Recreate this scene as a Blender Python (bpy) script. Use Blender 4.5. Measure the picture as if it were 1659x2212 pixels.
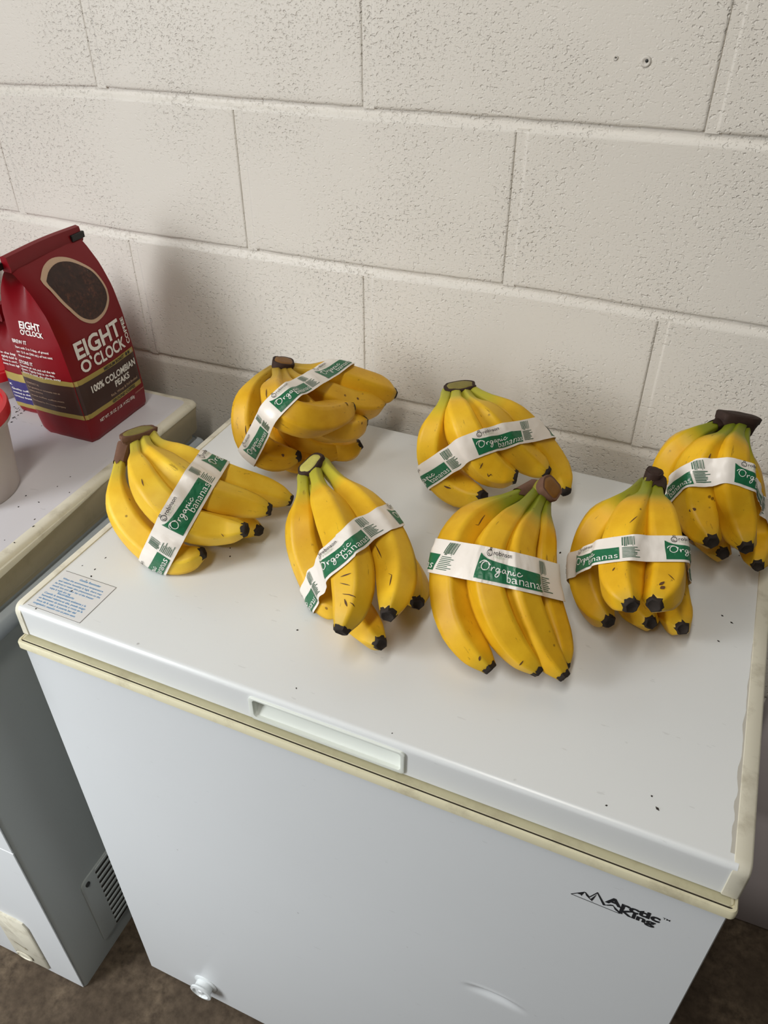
import bpy, bmesh, math, random
import numpy as np
from mathutils import Vector, Matrix, noise

# ------------------------------------------------------------------ scene, camera, light
for o in list(bpy.data.objects):
    bpy.data.objects.remove(o, do_unlink=True)
scene = bpy.context.scene
COL = scene.collection
random.seed(7)

cam_d = bpy.data.cameras.new('camera')
cam = bpy.data.objects.new('camera', cam_d)
COL.objects.link(cam)
cam_d.sensor_fit = 'VERTICAL'
cam_d.sensor_height = 36.0
cam_d.lens = 27.785
cam_d.clip_start = 0.02
cx_, cy_, cz_ = (0.925372, 0.379058, -0.000924), (-0.228248, 0.559151, 0.797027), (0.302636, -0.737336, 0.603943)
cam.matrix_world = Matrix(((cx_[0], cy_[0], cz_[0], 0.8413), (cx_[1], cy_[1], cz_[1], -1.0000),
                           (cx_[2], cy_[2], cz_[2], 1.5321), (0, 0, 0, 1)))
scene.camera = cam

world = bpy.data.worlds.new('world')
scene.world = world
world.use_nodes = True
bg = world.node_tree.nodes['Background']
bg.inputs[0].default_value = (1.0, 0.985, 0.96, 1)
bg.inputs[1].default_value = 0.08

def area(name, loc, target, sx, sy, power, col, spread=180):
    d = bpy.data.lights.new(name, 'AREA')
    d.shape = 'RECTANGLE'; d.size = sx; d.size_y = sy; d.energy = power; d.color = col
    d.spread = math.radians(spread)
    o = bpy.data.objects.new(name, d); COL.objects.link(o)
    o.location = loc
    v = Vector(target) - Vector(loc)
    o.rotation_euler = v.to_track_quat('-Z', 'Y').to_euler()
    return o
# fluorescent fixture on the ceiling; daylight from a tall open door to the left, plus an added lower lamp, narrowed to brighten the freezer's left front
area('ceiling_fixture', (0.65, -1.40, 2.70), (0.65, -0.35, 0.9), 0.18, 1.2, 16.5, (1.0, 0.965, 0.90))
area('doorway_daylight_upper', (-0.95, -1.80, 1.85), (0.30, -0.45, 0.80), 0.60, 1.0, 29, (0.95, 0.975, 1.0))
area('added_front_fill', (-0.85, -1.85, 0.95), (0.10, -0.56, 0.42), 0.60, 1.0, 3.4, (0.93, 0.965, 1.0), 62)

vs = scene.view_settings
vs.view_transform = 'Standard'
vs.look = 'None'
vs.exposure = 0.0
vs.gamma = 1.0
vs.use_curve_mapping = False

# ------------------------------------------------------------------ materials
def lin(c):
    return tuple(((v/255)/12.92 if v/255 <= .04045 else ((v/255+.055)/1.055)**2.4) for v in c) + (1.0,)

class NT:
    def __init__(s, name):
        s.m = bpy.data.materials.new(name); s.m.use_nodes = True
        s.t = s.m.node_tree; s.b = s.t.nodes['Principled BSDF']
    def n(s, typ, **kw):
        nd = s.t.nodes.new(typ)
        for k, v in kw.items():
            if k.startswith('i_'):
                key = k[2:]; key = int(key) if key.isdigit() else key.replace('_', ' ')
                nd.inputs[key].default_value = v
            else: setattr(nd, k, v)
        return nd
    def l(s, a, b): s.t.links.new(a, b)
    def ramp(s, fac, stops, interp='LINEAR'):
        r = s.n('ShaderNodeValToRGB'); r.color_ramp.interpolation = interp
        e = r.color_ramp.elements
        while len(e) < len(stops): e.new(0.5)
        for q, (p, c) in zip(e, stops):
            q.position = p; q.color = c if len(c) == 4 else c + (1,)
        s.l(fac, r.inputs[0]); return r.outputs[0]
    def mix(s, fac, a, b, mode='MIX'):
        x = s.n('ShaderNodeMix', data_type='RGBA', blend_type=mode)
        for sock, v in ((x.inputs[0], fac), (x.inputs[6], a), (x.inputs[7], b)):
            if isinstance(v, bpy.types.NodeSocket): s.l(v, sock)
            else: sock.default_value = v
        return x.outputs[2]
    def math(s, op, a, b=0.0, clamp=False):
        x = s.n('ShaderNodeMath', operation=op, use_clamp=clamp)
        for sock, v in ((x.inputs[0], a), (x.inputs[1], b)):
            if isinstance(v, bpy.types.NodeSocket): s.l(v, sock)
            else: sock.default_value = v
        return x.outputs[0]
    def pos(s, scale=(1, 1, 1)):
        g = s.n('ShaderNodeNewGeometry'); mp = s.n('ShaderNodeMapping'); mp.inputs['Scale'].default_value = scale
        s.l(g.outputs['Position'], mp.inputs['Vector']); return mp.outputs[0]
    def obj(s, scale=(1, 1, 1)):
        g = s.n('ShaderNodeTexCoord'); mp = s.n('ShaderNodeMapping'); mp.inputs['Scale'].default_value = scale
        s.l(g.outputs['Object'], mp.inputs['Vector']); return mp.outputs[0]
    def noise(s, vec, scale, detail=3, rough=.5):
        x = s.n('ShaderNodeTexNoise'); x.inputs['Scale'].default_value = scale
        x.inputs['Detail'].default_value = detail; x.inputs['Roughness'].default_value = rough
        s.l(vec, x.inputs['Vector']); return x.outputs['Fac']
    def bump(s, h, strength, dist, prev=None):
        x = s.n('ShaderNodeBump'); x.inputs['Strength'].default_value = strength; x.inputs['Distance'].default_value = dist
        s.l(h, x.inputs['Height'])
        if prev: s.l(prev, x.inputs['Normal'])
        return x.outputs[0]
    def base(s, c): 
        if isinstance(c, bpy.types.NodeSocket): s.l(c, s.b.inputs['Base Color'])
        else: s.b.inputs['Base Color'].default_value = c
    def set(s, rough=.5, spec=.5, metal=0, normal=None):
        s.b.inputs['Roughness'].default_value = rough; s.b.inputs['Specular IOR Level'].default_value = spec
        s.b.inputs['Metallic'].default_value = metal
        if normal: s.l(normal, s.b.inputs['Normal'])
        return s.m

def plain(name, rgb, rough=.5, spec=.5, metal=0, mottled=0.0, mscale=20):
    t = NT(name)
    c = lin(rgb)
    if mottled:
        f = t.noise(t.obj(), mscale, 4, .6)
        d = tuple(v*(1-mottled) for v in c[:3]) + (1,)
        t.base(t.mix(f, d, tuple(min(1, v*(1+mottled*.6)) for v in c[:3]) + (1,)))
    else: t.base(c)
    return t.set(rough, spec, metal)

def mat_block():
    t = NT('painted_block')
    p = t.pos()
    ps = t.pos((1, 1, 1.25))
    cl = t.noise(p, 6.0, 2)
    n1 = t.noise(ps, 190, 1.5, .5)
    n3 = t.noise(ps, 420, 1.5, .5)
    pit = t.ramp(n1, [(0.30, (1, 1, 1)), (0.41, (0, 0, 0))])
    pit2 = t.ramp(n3, [(0.28, (1, 1, 1)), (0.40, (0, 0, 0))])
    amt = t.ramp(cl, [(0.36, (0.16,)*3), (0.63, (1, 1, 1))])
    dp = t.math('MULTIPLY', pit, amt)
    dp2 = t.math('MULTIPLY', pit2, amt)
    hgt = t.math('SUBTRACT', t.math('SUBTRACT', 1.0, dp), t.math('MULTIPLY', dp2, .35))
    bmp = t.ramp(t.noise(ps, 240, 1.0), [(0.62, (0, 0, 0)), (0.74, (.55,)*3)])
    hgt = t.math('ADD', hgt, t.math('MULTIPLY', bmp, amt))
    hgt = t.math('ADD', hgt, t.math('MULTIPLY', t.noise(ps, 420, 2, .5), .14))
    nb = t.bump(hgt, .75, .0015)
    # tiny unpainted pinholes and a broad unevenness of the paint
    v = t.n('ShaderNodeTexVoronoi'); v.inputs['Scale'].default_value = 42; t.l(p, v.inputs['Vector'])
    pin = t.ramp(v.outputs['Distance'], [(0.0, (1, 1, 1)), (0.045, (0, 0, 0))])
    sel = t.ramp(t.noise(p, 31, 1), [(0.66, (0, 0, 0)), (0.68, (1, 1, 1))])
    pinm = t.math('MULTIPLY', pin, sel)
    tone = t.mix(t.noise(p, 3.2, 3), lin((217, 211, 200)), lin((225, 219, 209)))
    t.base(t.mix(pinm, tone, lin((70, 62, 52))))
    return t.set(.42, .35, 0, nb)
def mat_mortar():
    t = NT('painted_mortar')
    p = t.pos()
    nb = t.bump(t.noise(p, 160, 4, .6), .4, .0015)
    t.base(lin((211, 205, 195)))
    return t.set(.5, .3, 0, nb)
def mat_floor():
    t = NT('stained_concrete')
    p = t.pos()
    a = t.noise(p, 9, 6, .65); b = t.noise(p, 60, 4, .6)
    c = t.ramp(a, [(0.3, lin((72, 60, 47))), (0.5, lin((98, 84, 68))), (0.7, lin((122, 106, 86)))])
    c2 = t.mix(t.ramp(b, [(0.35, (0, 0, 0)), (0.7, (1, 1, 1))]), tuple(lin((70, 58, 45))), c)
    v = t.n('ShaderNodeTexVoronoi'); v.inputs['Scale'].default_value = 38; t.l(p, v.inputs['Vector'])
    w = t.ramp(v.outputs['Distance'], [(0.0, (1, 1, 1)), (0.07, (0, 0, 0))])
    sel = t.ramp(t.noise(p, 23, 1), [(0.60, (0, 0, 0)), (0.62, (1, 1, 1))])
    t.base(t.mix(t.math('MULTIPLY', w, sel), c2, lin((205, 200, 190))))
    return t.set(.75, .3, 0, t.bump(b, .3, .002))
def mat_enamel(name, rgb, rough=.28, dirt=.5):
    t = NT(name)
    p = t.obj()
    a = t.noise(p, 5, 4, .6)
    c = lin(rgb)
    base = t.mix(a, tuple(v*.955 for v in c[:3]) + (1,), c)
    # dark fly specks and scuffs, each with its own outline
    v = t.n('ShaderNodeTexVoronoi'); v.inputs['Scale'].default_value = 26; t.l(p, v.inputs['Vector'])
    sp = t.ramp(v.outputs['Distance'], [(0.0, (1, 1, 1)), (0.035, (1, 1, 1)), (0.05, (0, 0, 0))])
    sel = t.ramp(t.noise(p, 17, 1), [(0.63, (0, 0, 0)), (0.65, (1, 1, 1))])
    f = t.math('MULTIPLY', t.math('MULTIPLY', sp, sel), dirt)
    sc = t.noise(t.obj((14, 60, 40)), 3.0, 2)
    scm = t.math('MULTIPLY', t.ramp(sc, [(0.735, (0, 0, 0)), (0.75, (1, 1, 1))]), .25*dirt)
    f = t.math('MAXIMUM', f, scm)
    t.base(t.mix(f, base, lin((95, 88, 80))))
    return t.set(rough, .5, 0, t.bump(t.noise(p, 260, 2), .03, .001))
def mat_trim(name, rgb):
    t = NT(name)
    p = t.obj()
    a = t.noise(p, 30, 5, .65)
    c = lin(rgb)
    f = t.ramp(a, [(0.52, (0, 0, 0)), (0.72, (1, 1, 1))])
    t.base(t.mix(t.math('MULTIPLY', f, .45), c, lin((150, 138, 112))))
    return t.set(.42, .4)
def mat_banana(name, green, body=(236, 186, 40), body2=(216, 160, 22), spots=.5, neck=.285):
    t = NT(name)
    uv = t.n('ShaderNodeUVMap'); sep = t.n('ShaderNodeSeparateXYZ'); t.l(uv.outputs[0], sep.inputs[0])
    p = t.obj(); oi = t.n('ShaderNodeObjectInfo')
    pr = t.n('ShaderNodeVectorMath', operation='ADD'); t.l(p, pr.inputs[0])
    cmb = t.n('ShaderNodeCombineXYZ'); t.l(oi.outputs['Random'], cmb.inputs[0]); t.l(oi.outputs['Random'], cmb.inputs[2])
    sc = t.n('ShaderNodeVectorMath', operation='SCALE'); sc.inputs['Scale'].default_value = 7.0
    t.l(cmb.outputs[0], sc.inputs[0]); t.l(sc.outputs[0], pr.inputs[1]); p = pr.outputs[0]
    mot = t.noise(p, 28, 4, .55)
    yel = t.mix(t.ramp(mot, [(0.35, (0, 0, 0)), (0.7, (1, 1, 1))]), lin(body2), lin(body))
    var = t.n('ShaderNodeHueSaturation'); t.l(yel, var.inputs['Color'])
    t.l(t.math('ADD', t.math('MULTIPLY', oi.outputs['Random'], .13), .93), var.inputs['Value'])
    yel = var.outputs[0]
    wob = t.math('ADD', sep.outputs[1], t.math('MULTIPLY', t.math('SUBTRACT', t.noise(p, 45, 2), .5), .05))
    g0, g1 = green
    gcol = t.ramp(wob, [(0.0, g0), (neck*.62, g1), (neck*.92, g1)])
    gf = t.ramp(wob, [(0.0, (1, 1, 1)), (neck*.62, (.92,)*3), (neck, (0, 0, 0))])
    col = t.mix(gf, yel, gcol)
    # faint green by the blossom end
    tf = t.ramp(wob, [(0.93, (0, 0, 0)), (0.99, (.35,)*3)])
    col = t.mix(tf, col, lin((150, 140, 40)))
    # brown bruises: streaks along the ridges and small dots
    st = t.n('ShaderNodeCombineXYZ')
    t.l(t.math('MULTIPLY', sep.outputs[0], 16.0), st.inputs[0]); t.l(t.math('MULTIPLY', sep.outputs[1], 7.0), st.inputs[1])
    t.l(t.math('MULTIPLY', oi.outputs['Random'], 30.0), st.inputs[2])
    sn = t.noise(st.outputs[0], 1.3, 5, .7)
    sm = t.ramp(sn, [(0.635, (0, 0, 0)), (0.69, (1, 1, 1))])
    vo = t.n('ShaderNodeTexVoronoi'); vo.inputs['Scale'].default_value = 60; t.l(p, vo.inputs['Vector'])
    dots = t.ramp(vo.outputs['Distance'], [(0.0, (1, 1, 1)), (0.09, (1, 1, 1)), (0.14, (0, 0, 0))])
    dsel = t.ramp(t.noise(p, 26, 1), [(0.60, (0, 0, 0)), (0.63, (1, 1, 1))])
    br = t.math('MAXIMUM', t.math('MULTIPLY', sm, .75*spots), t.math('MULTIPLY', t.math('MULTIPLY', dots, dsel), spots))
    col = t.mix(br, col, lin((96, 58, 18)))
    dk = t.math('MULTIPLY', t.ramp(t.noise(p, 12, 3), [(0.5, (0, 0, 0)), (0.75, (1, 1, 1))]), .22*spots)
    col = t.mix(dk, col, lin((170, 118, 28)))
    t.base(col)
    t.b.inputs['Subsurface Weight'].default_value = 0.0
    return t.set(.46, .32, 0, t.bump(t.noise(p, 140, 3), .10, .0015))
def mat_paper():
    t = NT('label_paper')
    p = t.obj()
    t.base(t.mix(t.noise(p, 25, 3), lin((232, 222, 210)), lin((242, 235, 226))))
    return t.set(.34, .45, 0, t.bump(t.noise(p, 60, 3), .35, .002))
def mat_coffee():
    t = NT('printed_ground_coffee')
    p = t.obj()
    a = t.noise(p, 190, 5, .7); b = t.noise(p, 22, 3)
    c = t.ramp(a, [(0.3, lin((28, 15, 11))), (0.5, lin((58, 30, 22))), (0.72, lin((104, 60, 42)))])
    t.base(t.mix(t.ramp(b, [(0.4, (0, 0, 0)), (0.6, (1, 1, 1))]), c, lin((46, 26, 20))))
    return t.set(.45, .4)
def mat_frost():
    t = NT('milky_plastic')
    t.base(lin((226, 216, 212)))
    t.b.inputs['Transmission Weight'].default_value = .35
    return t.set(.45, .4)

M = dict(block=mat_block(), mortar=mat_mortar(), floor=mat_floor(),
    enamel=mat_enamel('white_enamel', (224, 226, 225)), enamel2=mat_enamel('white_enamel_front', (219, 222, 223), .32, .35),
    enamel3=mat_enamel('old_white_enamel', (214, 212, 216), .4, .6), side=mat_enamel('grey_enamel_side', (172, 177, 174), .4, .7),
    trim=mat_trim('cream_trim', (222, 217, 198)), ledge=mat_trim('yellowed_trim', (216, 209, 178)), tan=mat_trim('dirty_tan_trim', (176, 165, 138)),
    bluegrey=plain('blue_grey_plastic', (176, 184, 190), .35), handle=plain('handle_plastic', (222, 226, 218), .35),
    groove=plain('dark_groove', (40, 32, 18), .8), paper=mat_paper(), sticker=plain('sticker_paper', (222, 222, 221), .3),
    green=plain('green_print', (26, 104, 66), .38), dgreen=plain('dark_green_print', (58, 96, 74), .5), white=plain('white_print', (238, 234, 228), .4),
    pale=plain('pale_green_print', (196, 204, 184), .5), ink=plain('black_print', (44, 44, 42), .5), blue=plain('blue_print', (66, 142, 196), .5), strip=mat_trim('collar_shade_trim', (184, 178, 146)),
    logo=plain('logo_print', (34, 36, 40), .45), tip=plain('blossom_end', (46, 38, 32), .75, .3, 0, .5, 160),
    husk=plain('dry_husk', (112, 82, 66), .8, .2, 0, .35, 130), crown=plain('crown_brown', (56, 38, 30), .7, .3, 0, .5, 120),
    stemgreen=plain('stem_green', (146, 138, 50), .55, .3, 0, .25, 60), stemyellow=plain('stem_yellow', (176, 158, 62), .55, .3, 0, .25, 60),
    cut=plain('cut_olive', (132, 120, 56), .55, .4, 0, .3, 120), cutpale=plain('cut_pale', (186, 178, 92), .55, .4, 0, .25, 120),
    cutbrown=plain('cut_brown', (128, 86, 34), .5, .4, 0, .3, 90),
    red=plain('red_foil', (122, 3, 17), .36, .32, 0, .08, 30), gold=plain('gold_print', (176, 156, 84), .30, .5, .35), brown=plain('brown_print', (60, 33, 26), .34),
    cream=plain('cream_print', (196, 164, 136), .4), coffee=mat_coffee(), black=plain('black_tie', (16, 15, 16), .5), navy=plain('navy_print', (44, 34, 100), .35),
    redlid=plain('red_plastic', (196, 24, 36), .33, .5), frost=mat_frost(), grounds=plain('coffee_crumb', (34, 26, 20), .8),
    grey=plain('dark_grey_metal', (96, 95, 92), .5), wrap=plain('mauve_wrap', (214, 204, 204), .3), wrapblue=plain('blue_wrap_print', (24, 74, 120), .3),
    scratch=plain('skin_scratch', (92, 58, 24), .7), dirt=plain('caulk_stain', (190, 186, 176), .6), clear=plain('clear_plug', (226, 230, 230), .15, .6))
GN = lambda a, b: (lin(a), lin(b))
SK = dict(
    mid=mat_banana('banana_skin', GN((150, 150, 52), (186, 178, 52)), (242, 196, 46), (226, 174, 28), .8),
    ripe=mat_banana('banana_skin_ripe', GN((160, 132, 52), (196, 158, 46)), (236, 186, 42), (216, 162, 26), 1.0),
    lime=mat_banana('banana_skin_green_neck', GN((104, 118, 24), (134, 144, 28)), (238, 188, 36), (220, 166, 20), .8, .335),
    pale=mat_banana('banana_skin_pale', GN((168, 162, 62), (200, 178, 62)), (246, 206, 62), (232, 184, 42), .75))

# ------------------------------------------------------------------ mesh helpers
def tag(o, label=None, cat=None, group=None, kind=None):
    if label: o['label'] = label
    if cat: o['category'] = cat
    if group: o['group'] = group
    if kind: o['kind'] = kind
    return o
def empty(name, loc, rz=0.0):
    o = bpy.data.objects.new(name, None); COL.objects.link(o)
    o.location = loc; o.rotation_euler = (0, 0, rz); o.empty_display_size = .05
    return o
def mk(name, verts, faces, mat, parent=None, origin=(0, 0, 0), smooth=True, uvs=None, bevel=0, angle=None, fix=True):
    me = bpy.data.meshes.new(name)
    ox, oy, oz = origin
    me.from_pydata([(v[0]-ox, v[1]-oy, v[2]-oz) for v in verts], [], [list(map(int, f)) for f in faces])
    me.materials.append(mat)
    if smooth: me.polygons.foreach_set('use_smooth', [True]*len(me.polygons))
    if uvs is not None:
        ul = me.uv_layers.new(name='UVMap')
        vi = np.zeros(len(me.loops), dtype=np.int32); me.loops.foreach_get('vertex_index', vi)
        ul.data.foreach_set('uv', np.asarray(uvs, dtype=np.float32)[vi].ravel())
    if fix:
        bm = bmesh.new(); bm.from_mesh(me); bmesh.ops.recalc_face_normals(bm, faces=bm.faces); bm.to_mesh(me); bm.free()
    me.update()
    o = bpy.data.objects.new(name, me); COL.objects.link(o)
    if parent: o.parent = parent
    if bevel:
        b = o.modifiers.new('bevel', 'BEVEL'); b.width = bevel; b.segments = 2; b.limit_method = 'ANGLE'
    if smooth and angle:
        me.set_sharp_from_angle(angle=math.radians(angle))
    return o
class MB:
    def __init__(s): s.v = []; s.f = []
    def add(s, v, f):
        n = len(s.v); s.v += [tuple(map(float, q)) for q in v]; s.f += [[i+n for i in g] for g in f]; return s
    def box(s, a, b):
        x0, y0, z0 = a; x1, y1, z1 = b
        return s.add([(x0,y0,z0),(x1,y0,z0),(x1,y1,z0),(x0,y1,z0),(x0,y0,z1),(x1,y0,z1),(x1,y1,z1),(x0,y1,z1)],
                     [(0,3,2,1),(4,5,6,7),(0,1,5,4),(1,2,6,5),(2,3,7,6),(3,0,4,7)])
    def extrude(s, prof, fn, a, b, caps=True):
        """closed 2-D profile swept from a to b; fn(t, p, q) gives the point"""
        n = len(prof); v = [fn(a, *p) for p in prof] + [fn(b, *p) for p in prof]
        f = [(i, (i+1) % n, (i+1) % n+n, i+n) for i in range(n)]
        if caps: f += [list(range(n))[::-1], list(range(n, 2*n))]
        return s.add(v, f)
    def rings(s, rings, close=True, cap0=False, cap1=False):
        n = len(rings[0]); v = [p for r in rings for p in r]; f = []
        for k in range(len(rings)-1):
            for i in range(n if close else n-1):
                j = (i+1) % n
                f.append((k*n+i, k*n+j, (k+1)*n+j, (k+1)*n+i))
        if cap0: f.append(list(range(n))[::-1])
        if cap1: f.append([(len(rings)-1)*n+i for i in range(n)])
        return s.add(v, f)
    def build(s, name, mat, parent=None, **k): return mk(name, s.v, s.f, mat, parent, **k)

def spline(P, n, closed=False):
    P = np.array(P, float)
    m = len(P)
    T = np.zeros(m); T[1:] = np.cumsum(np.linalg.norm(np.diff(P, axis=0), axis=1)**.5 + 1e-9); T /= T[-1]
    d = np.zeros_like(P)
    d[1:-1] = (P[2:]-P[:-2])/(T[2:]-T[:-2])[:, None]; d[0] = (P[1]-P[0])/(T[1]-T[0]); d[-1] = (P[-1]-P[-2])/(T[-1]-T[-2])
    u = np.linspace(0, 1, n); k = np.clip(np.searchsorted(T, u, side='right')-1, 0, m-2)
    dt = (T[k+1]-T[k])[:, None]; q = ((u-T[k])[:, None])/dt
    return (2*q**3-3*q**2+1)*P[k]+(q**3-2*q**2+q)*dt*d[k]+(-2*q**3+3*q**2)*P[k+1]+(q**3-q**2)*dt*d[k+1]
def unit(v):
    v = np.asarray(v, float); return v/(np.linalg.norm(v)+1e-12)

# flat lettering: glyph outlines as 2-D meshes, laid on any surface given by fn(x, y)
_tc = {}
def glyphs(txt, bold=0.0, shear=0.0):
    key = (txt, bold, shear)
    if key in _tc: return _tc[key]
    cu = bpy.data.curves.new('lettering', 'FONT'); cu.body = txt; cu.size = 1.0; cu.offset = bold; cu.shear = shear
    cu.resolution_u = 3; cu.dimensions = '2D'; cu.fill_mode = 'BOTH'
    ob = bpy.data.objects.new('lettering', cu); COL.objects.link(ob)
    bpy.context.view_layer.update()
    me = ob.evaluated_get(bpy.context.evaluated_depsgraph_get()).to_mesh()
    v = np.array([q.co[:2] for q in me.vertices]) if len(me.vertices) else np.zeros((0, 2))
    f = [list(p.vertices) for p in me.polygons]
    ob.evaluated_get(bpy.context.evaluated_depsgraph_get()).to_mesh_clear()
    bpy.data.objects.remove(ob, do_unlink=True); bpy.data.curves.remove(cu)
    _tc[key] = (v, f)
    return v, f
def refine(v2, faces, maxlen):
    bm = bmesh.new()
    vs_ = [bm.verts.new((p[0], p[1], 0)) for p in v2]
    for f in faces:
        try: bm.faces.new([vs_[i] for i in f])
        except ValueError: pass
    bmesh.ops.triangulate(bm, faces=bm.faces[:])
    for _ in range(4):
        e = [x for x in bm.edges if x.calc_length() > maxlen]
        if not e: break
        bmesh.ops.subdivide_edges(bm, edges=e, cuts=1)
        bmesh.ops.triangulate(bm, faces=bm.faces[:])
    bm.verts.index_update()
    v = np.array([q.co[:2] for q in bm.verts]); f = [[q.index for q in g.verts] for g in bm.faces]
    bm.free(); return v, f
def text2d(txt, width=None, height=None, cap=None, bold=0.0, shear=0.0):
    """glyph mesh scaled so that it is `width` wide and/or its capitals are `cap` high; origin at the left end of the baseline"""
    v, f = glyphs(txt, bold, shear)
    v = v.copy()
    if not len(v): return v, f
    s = (cap/0.70) if cap else width/(v[:, 0].max()-v[:, 0].min())
    sx = s if width is None else width/(v[:, 0].max()-v[:, 0].min())
    v[:, 0] = (v[:, 0]-v[:, 0].min())*sx; v[:, 1] *= s
    return v, f
def stroke2d(pts, w, n=10):
    P = spline(pts, max(4, n*(len(pts)-1)//2)); t = np.gradient(P, axis=0); t /= np.linalg.norm(t, axis=1)[:, None]+1e-9
    nn = np.c_[-t[:, 1], t[:, 0]]*w/2
    v = np.r_[P+nn, P-nn]; m = len(P)
    return v, [(i, i+m, i+m+1, i+1) for i in range(m-1)]
def join2d(parts):
    V = []; F = []; n = 0
    for v, f in parts:
        V.append(np.asarray(v, float)); F += [[i+n for i in g] for g in f]; n += len(v)
    return np.concatenate(V), F
def poly2d(pts):
    return np.array(pts, float), [list(range(len(pts)))]
def rect2d(x0, y0, x1, y1): return poly2d([(x0, y0), (x1, y0), (x1, y1), (x0, y1)])
def at2d(g, x, y, rot=0.0):
    v, f = g; c, s = math.cos(rot), math.sin(rot)
    return np.c_[v[:, 0]*c-v[:, 1]*s+x, v[:, 0]*s+v[:, 1]*c+y], f
def lay(name, g, fn, mat, parent, origin=(0, 0, 0), maxlen=.004):
    v, f = refine(g[0], g[1], maxlen)
    return mk(name, [fn(p[0], p[1]) for p in v], f, mat, parent, origin=origin, smooth=False, fix=False)

# ------------------------------------------------------------------ the setting
fl = MB().box((-3.2, -3.4, -.08), (3.4, .02, 0)).build('floor', M['floor'], smooth=False)
tag(fl, 'brown stained concrete floor', kind='structure')

# block wall: courses with slightly wandering bed joints (centre heights) and head joints
J1 = ([-1.3, -.185, 0, .41, .82, 2.2], [1.320, 1.3245, 1.3314, 1.3325, 1.3348, 1.337])
J2 = ([-1.3, -.216, .009, .41, .61, .81, .92, 2.2], [1.139, 1.1365, 1.1317, 1.1314, 1.134, 1.130, 1.1285, 1.126])
J3 = ([-1.3, .15, .46, .81, .97, 2.2], [.926, .9274, .930, .9322, .927, .925])
def joint(k):
    if k == 0: return J1
    if k == -1: return J2
    if k == -2: return J3
    z = 1.335+.2032*k
    return ([-1.3, 2.2], [z, z])
HEAD = {0: [-.81, -.405, .002, .409, .815, 1.22, 1.63, 2.03], -1: [-1.02, -.61, -.2065, .2205, .607, 1.015, 1.42, 1.83], -2: [-.81, -.402, .005, .406, .811, 1.217, 1.62, 2.03]}
wall = MB()
wall.box((-1.25, .0038, 0), (2.1, .16, 2.36))
BH, HH = .0105, .0095
blocks = []
for row in range(-6, 5):
    zb, zt = joint(row), joint(row+1)
    heads = HEAD.get(row, HEAD[0] if row % 2 == 0 else HEAD[-1])
    for a, b in zip(heads[:-1], heads[1:]):
        blocks.append((row, a, b, zb, zt))
        wall.box((b-HH/2-.0008, .0003, np.interp(b, *zb)+.0056), (b+HH/2+.0045, .02, np.interp(b, *zt)-.004))
for k in range(-5, 5):
    xs_ = np.linspace(-1.25, 2.1, 260); zc = np.interp(xs_, *joint(k))
    rr_ = []
    for x, z in zip(xs_, zc):
        w = noise.noise((x*30, 0, k*3.1)); w2 = noise.noise((x*110, 2, k*3.1))
        rr_.append([(x, .0046, z+BH/2+.002), (x, .0040+.0004*w, z+BH*.32), (x, .0035+.0004*w, z+BH*.05), (x, .0026+.0004*w, z-BH*.22), (x, .0008+.0002*w2, z-BH/2+.0006+.0006*w), (x, -.0001+.0001*w2, z-BH/2-.0030+.0012*w), (x, .0012, z-BH/2-.0036+.0014*w)])
    wall.rings(rr_, close=False)
wall_o = wall.build('wall_back', M['block'], smooth=True, fix=False, angle=40)
tag(wall_o, 'cream painted concrete block wall', kind='structure')
NX, NZ = 26, 13
for row, a, b, zb, zt in blocks:
    x0, x1 = a+HH/2, b-HH/2
    xs = [0, .004, .012] + list(np.linspace(.03, .97, NX-6)) + [.988, .996, 1]
    zs = [0, .008, .024] + list(np.linspace(.06, .94, NZ-6)) + [.976, .992, 1]
    V = []; F = []
    for j, tz in enumerate(zs):
        for i, tx in enumerate(xs):
            x = x0+(x1-x0)*tx
            lo = np.interp(x, *zb)+BH/2; hi = np.interp(x, *zt)-BH/2
            z = lo+(hi-lo)*tz
            y = 0.0
            ei, ej = min(i, len(xs)-1-i), min(j, len(zs)-1-j)
            if ei == 0 or j == 0: y = .0075
            elif j == len(zs)-1: y = .0012
            elif j == 1: y = .0007
            elif i == len(xs)-2: y = .0003
            w = noise.noise((x*38, z*38, 1.3)); w2 = noise.noise((x*120, z*120, 4.1)); w3 = noise.noise((x*6, z*6, 7.7))
            if ej <= 1: z += .0011*w+.0007*w2
            if ei <= 1: x += .0010*w
            y += .0004*w3+.0003*w+.0007*max(0, w2-.35)*(1 if ej > 1 else 0)
            V.append((x, y, z))
    n = len(xs)
    for j in range(len(zs)-1):
        for i in range(n-1): F.append((j*n+i, j*n+i+1, (j+1)*n+i+1, (j+1)*n+i))
    mk('block', V, F, M['block'], wall_o, smooth=True, fix=False)
# drilled plug holes left in the wall
for (x, z, r) in ((.7345, 1.4052, .0042), (.7024, 1.4071, .0018)):
    ang = np.linspace(0, 2*math.pi, 15)[:-1]
    rr = [[(x+q*math.cos(t), yy, z+q*math.sin(t)) for t in ang] for q, yy in ((r*1.35, -.0004), (r*1.2, -.0016), (r*.75, -.0012), (r*.45, -.0002), (r*.2, .0))]
    mb = MB().rings(rr, cap1=True); mb.build('plug_hole', M['mortar'], wall_o)
    rr = [[(x+r*.25+q*math.cos(t), yy, z+r*.2+q*math.sin(t)) for t in ang] for q, yy in ((r*.42, -.0012), (r*.3, -.0018))]
    MB().rings(rr, cap1=True).build('dark_hole', M['ink'], wall_o)

# ------------------------------------------------------------------ the near chest freezer
YAW = -.02165
FW, FD = .790, .527
Z_TOP, Z_BOT = .905, .863
fr = empty('chest_freezer', (.2027, -.5569, 0), YAW)
tag(fr, 'white chest freezer with cream lid trim carrying the banana bunches', 'freezer', 'chest freezers')
LW = lambda u, v, z: (u, v, z)

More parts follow.
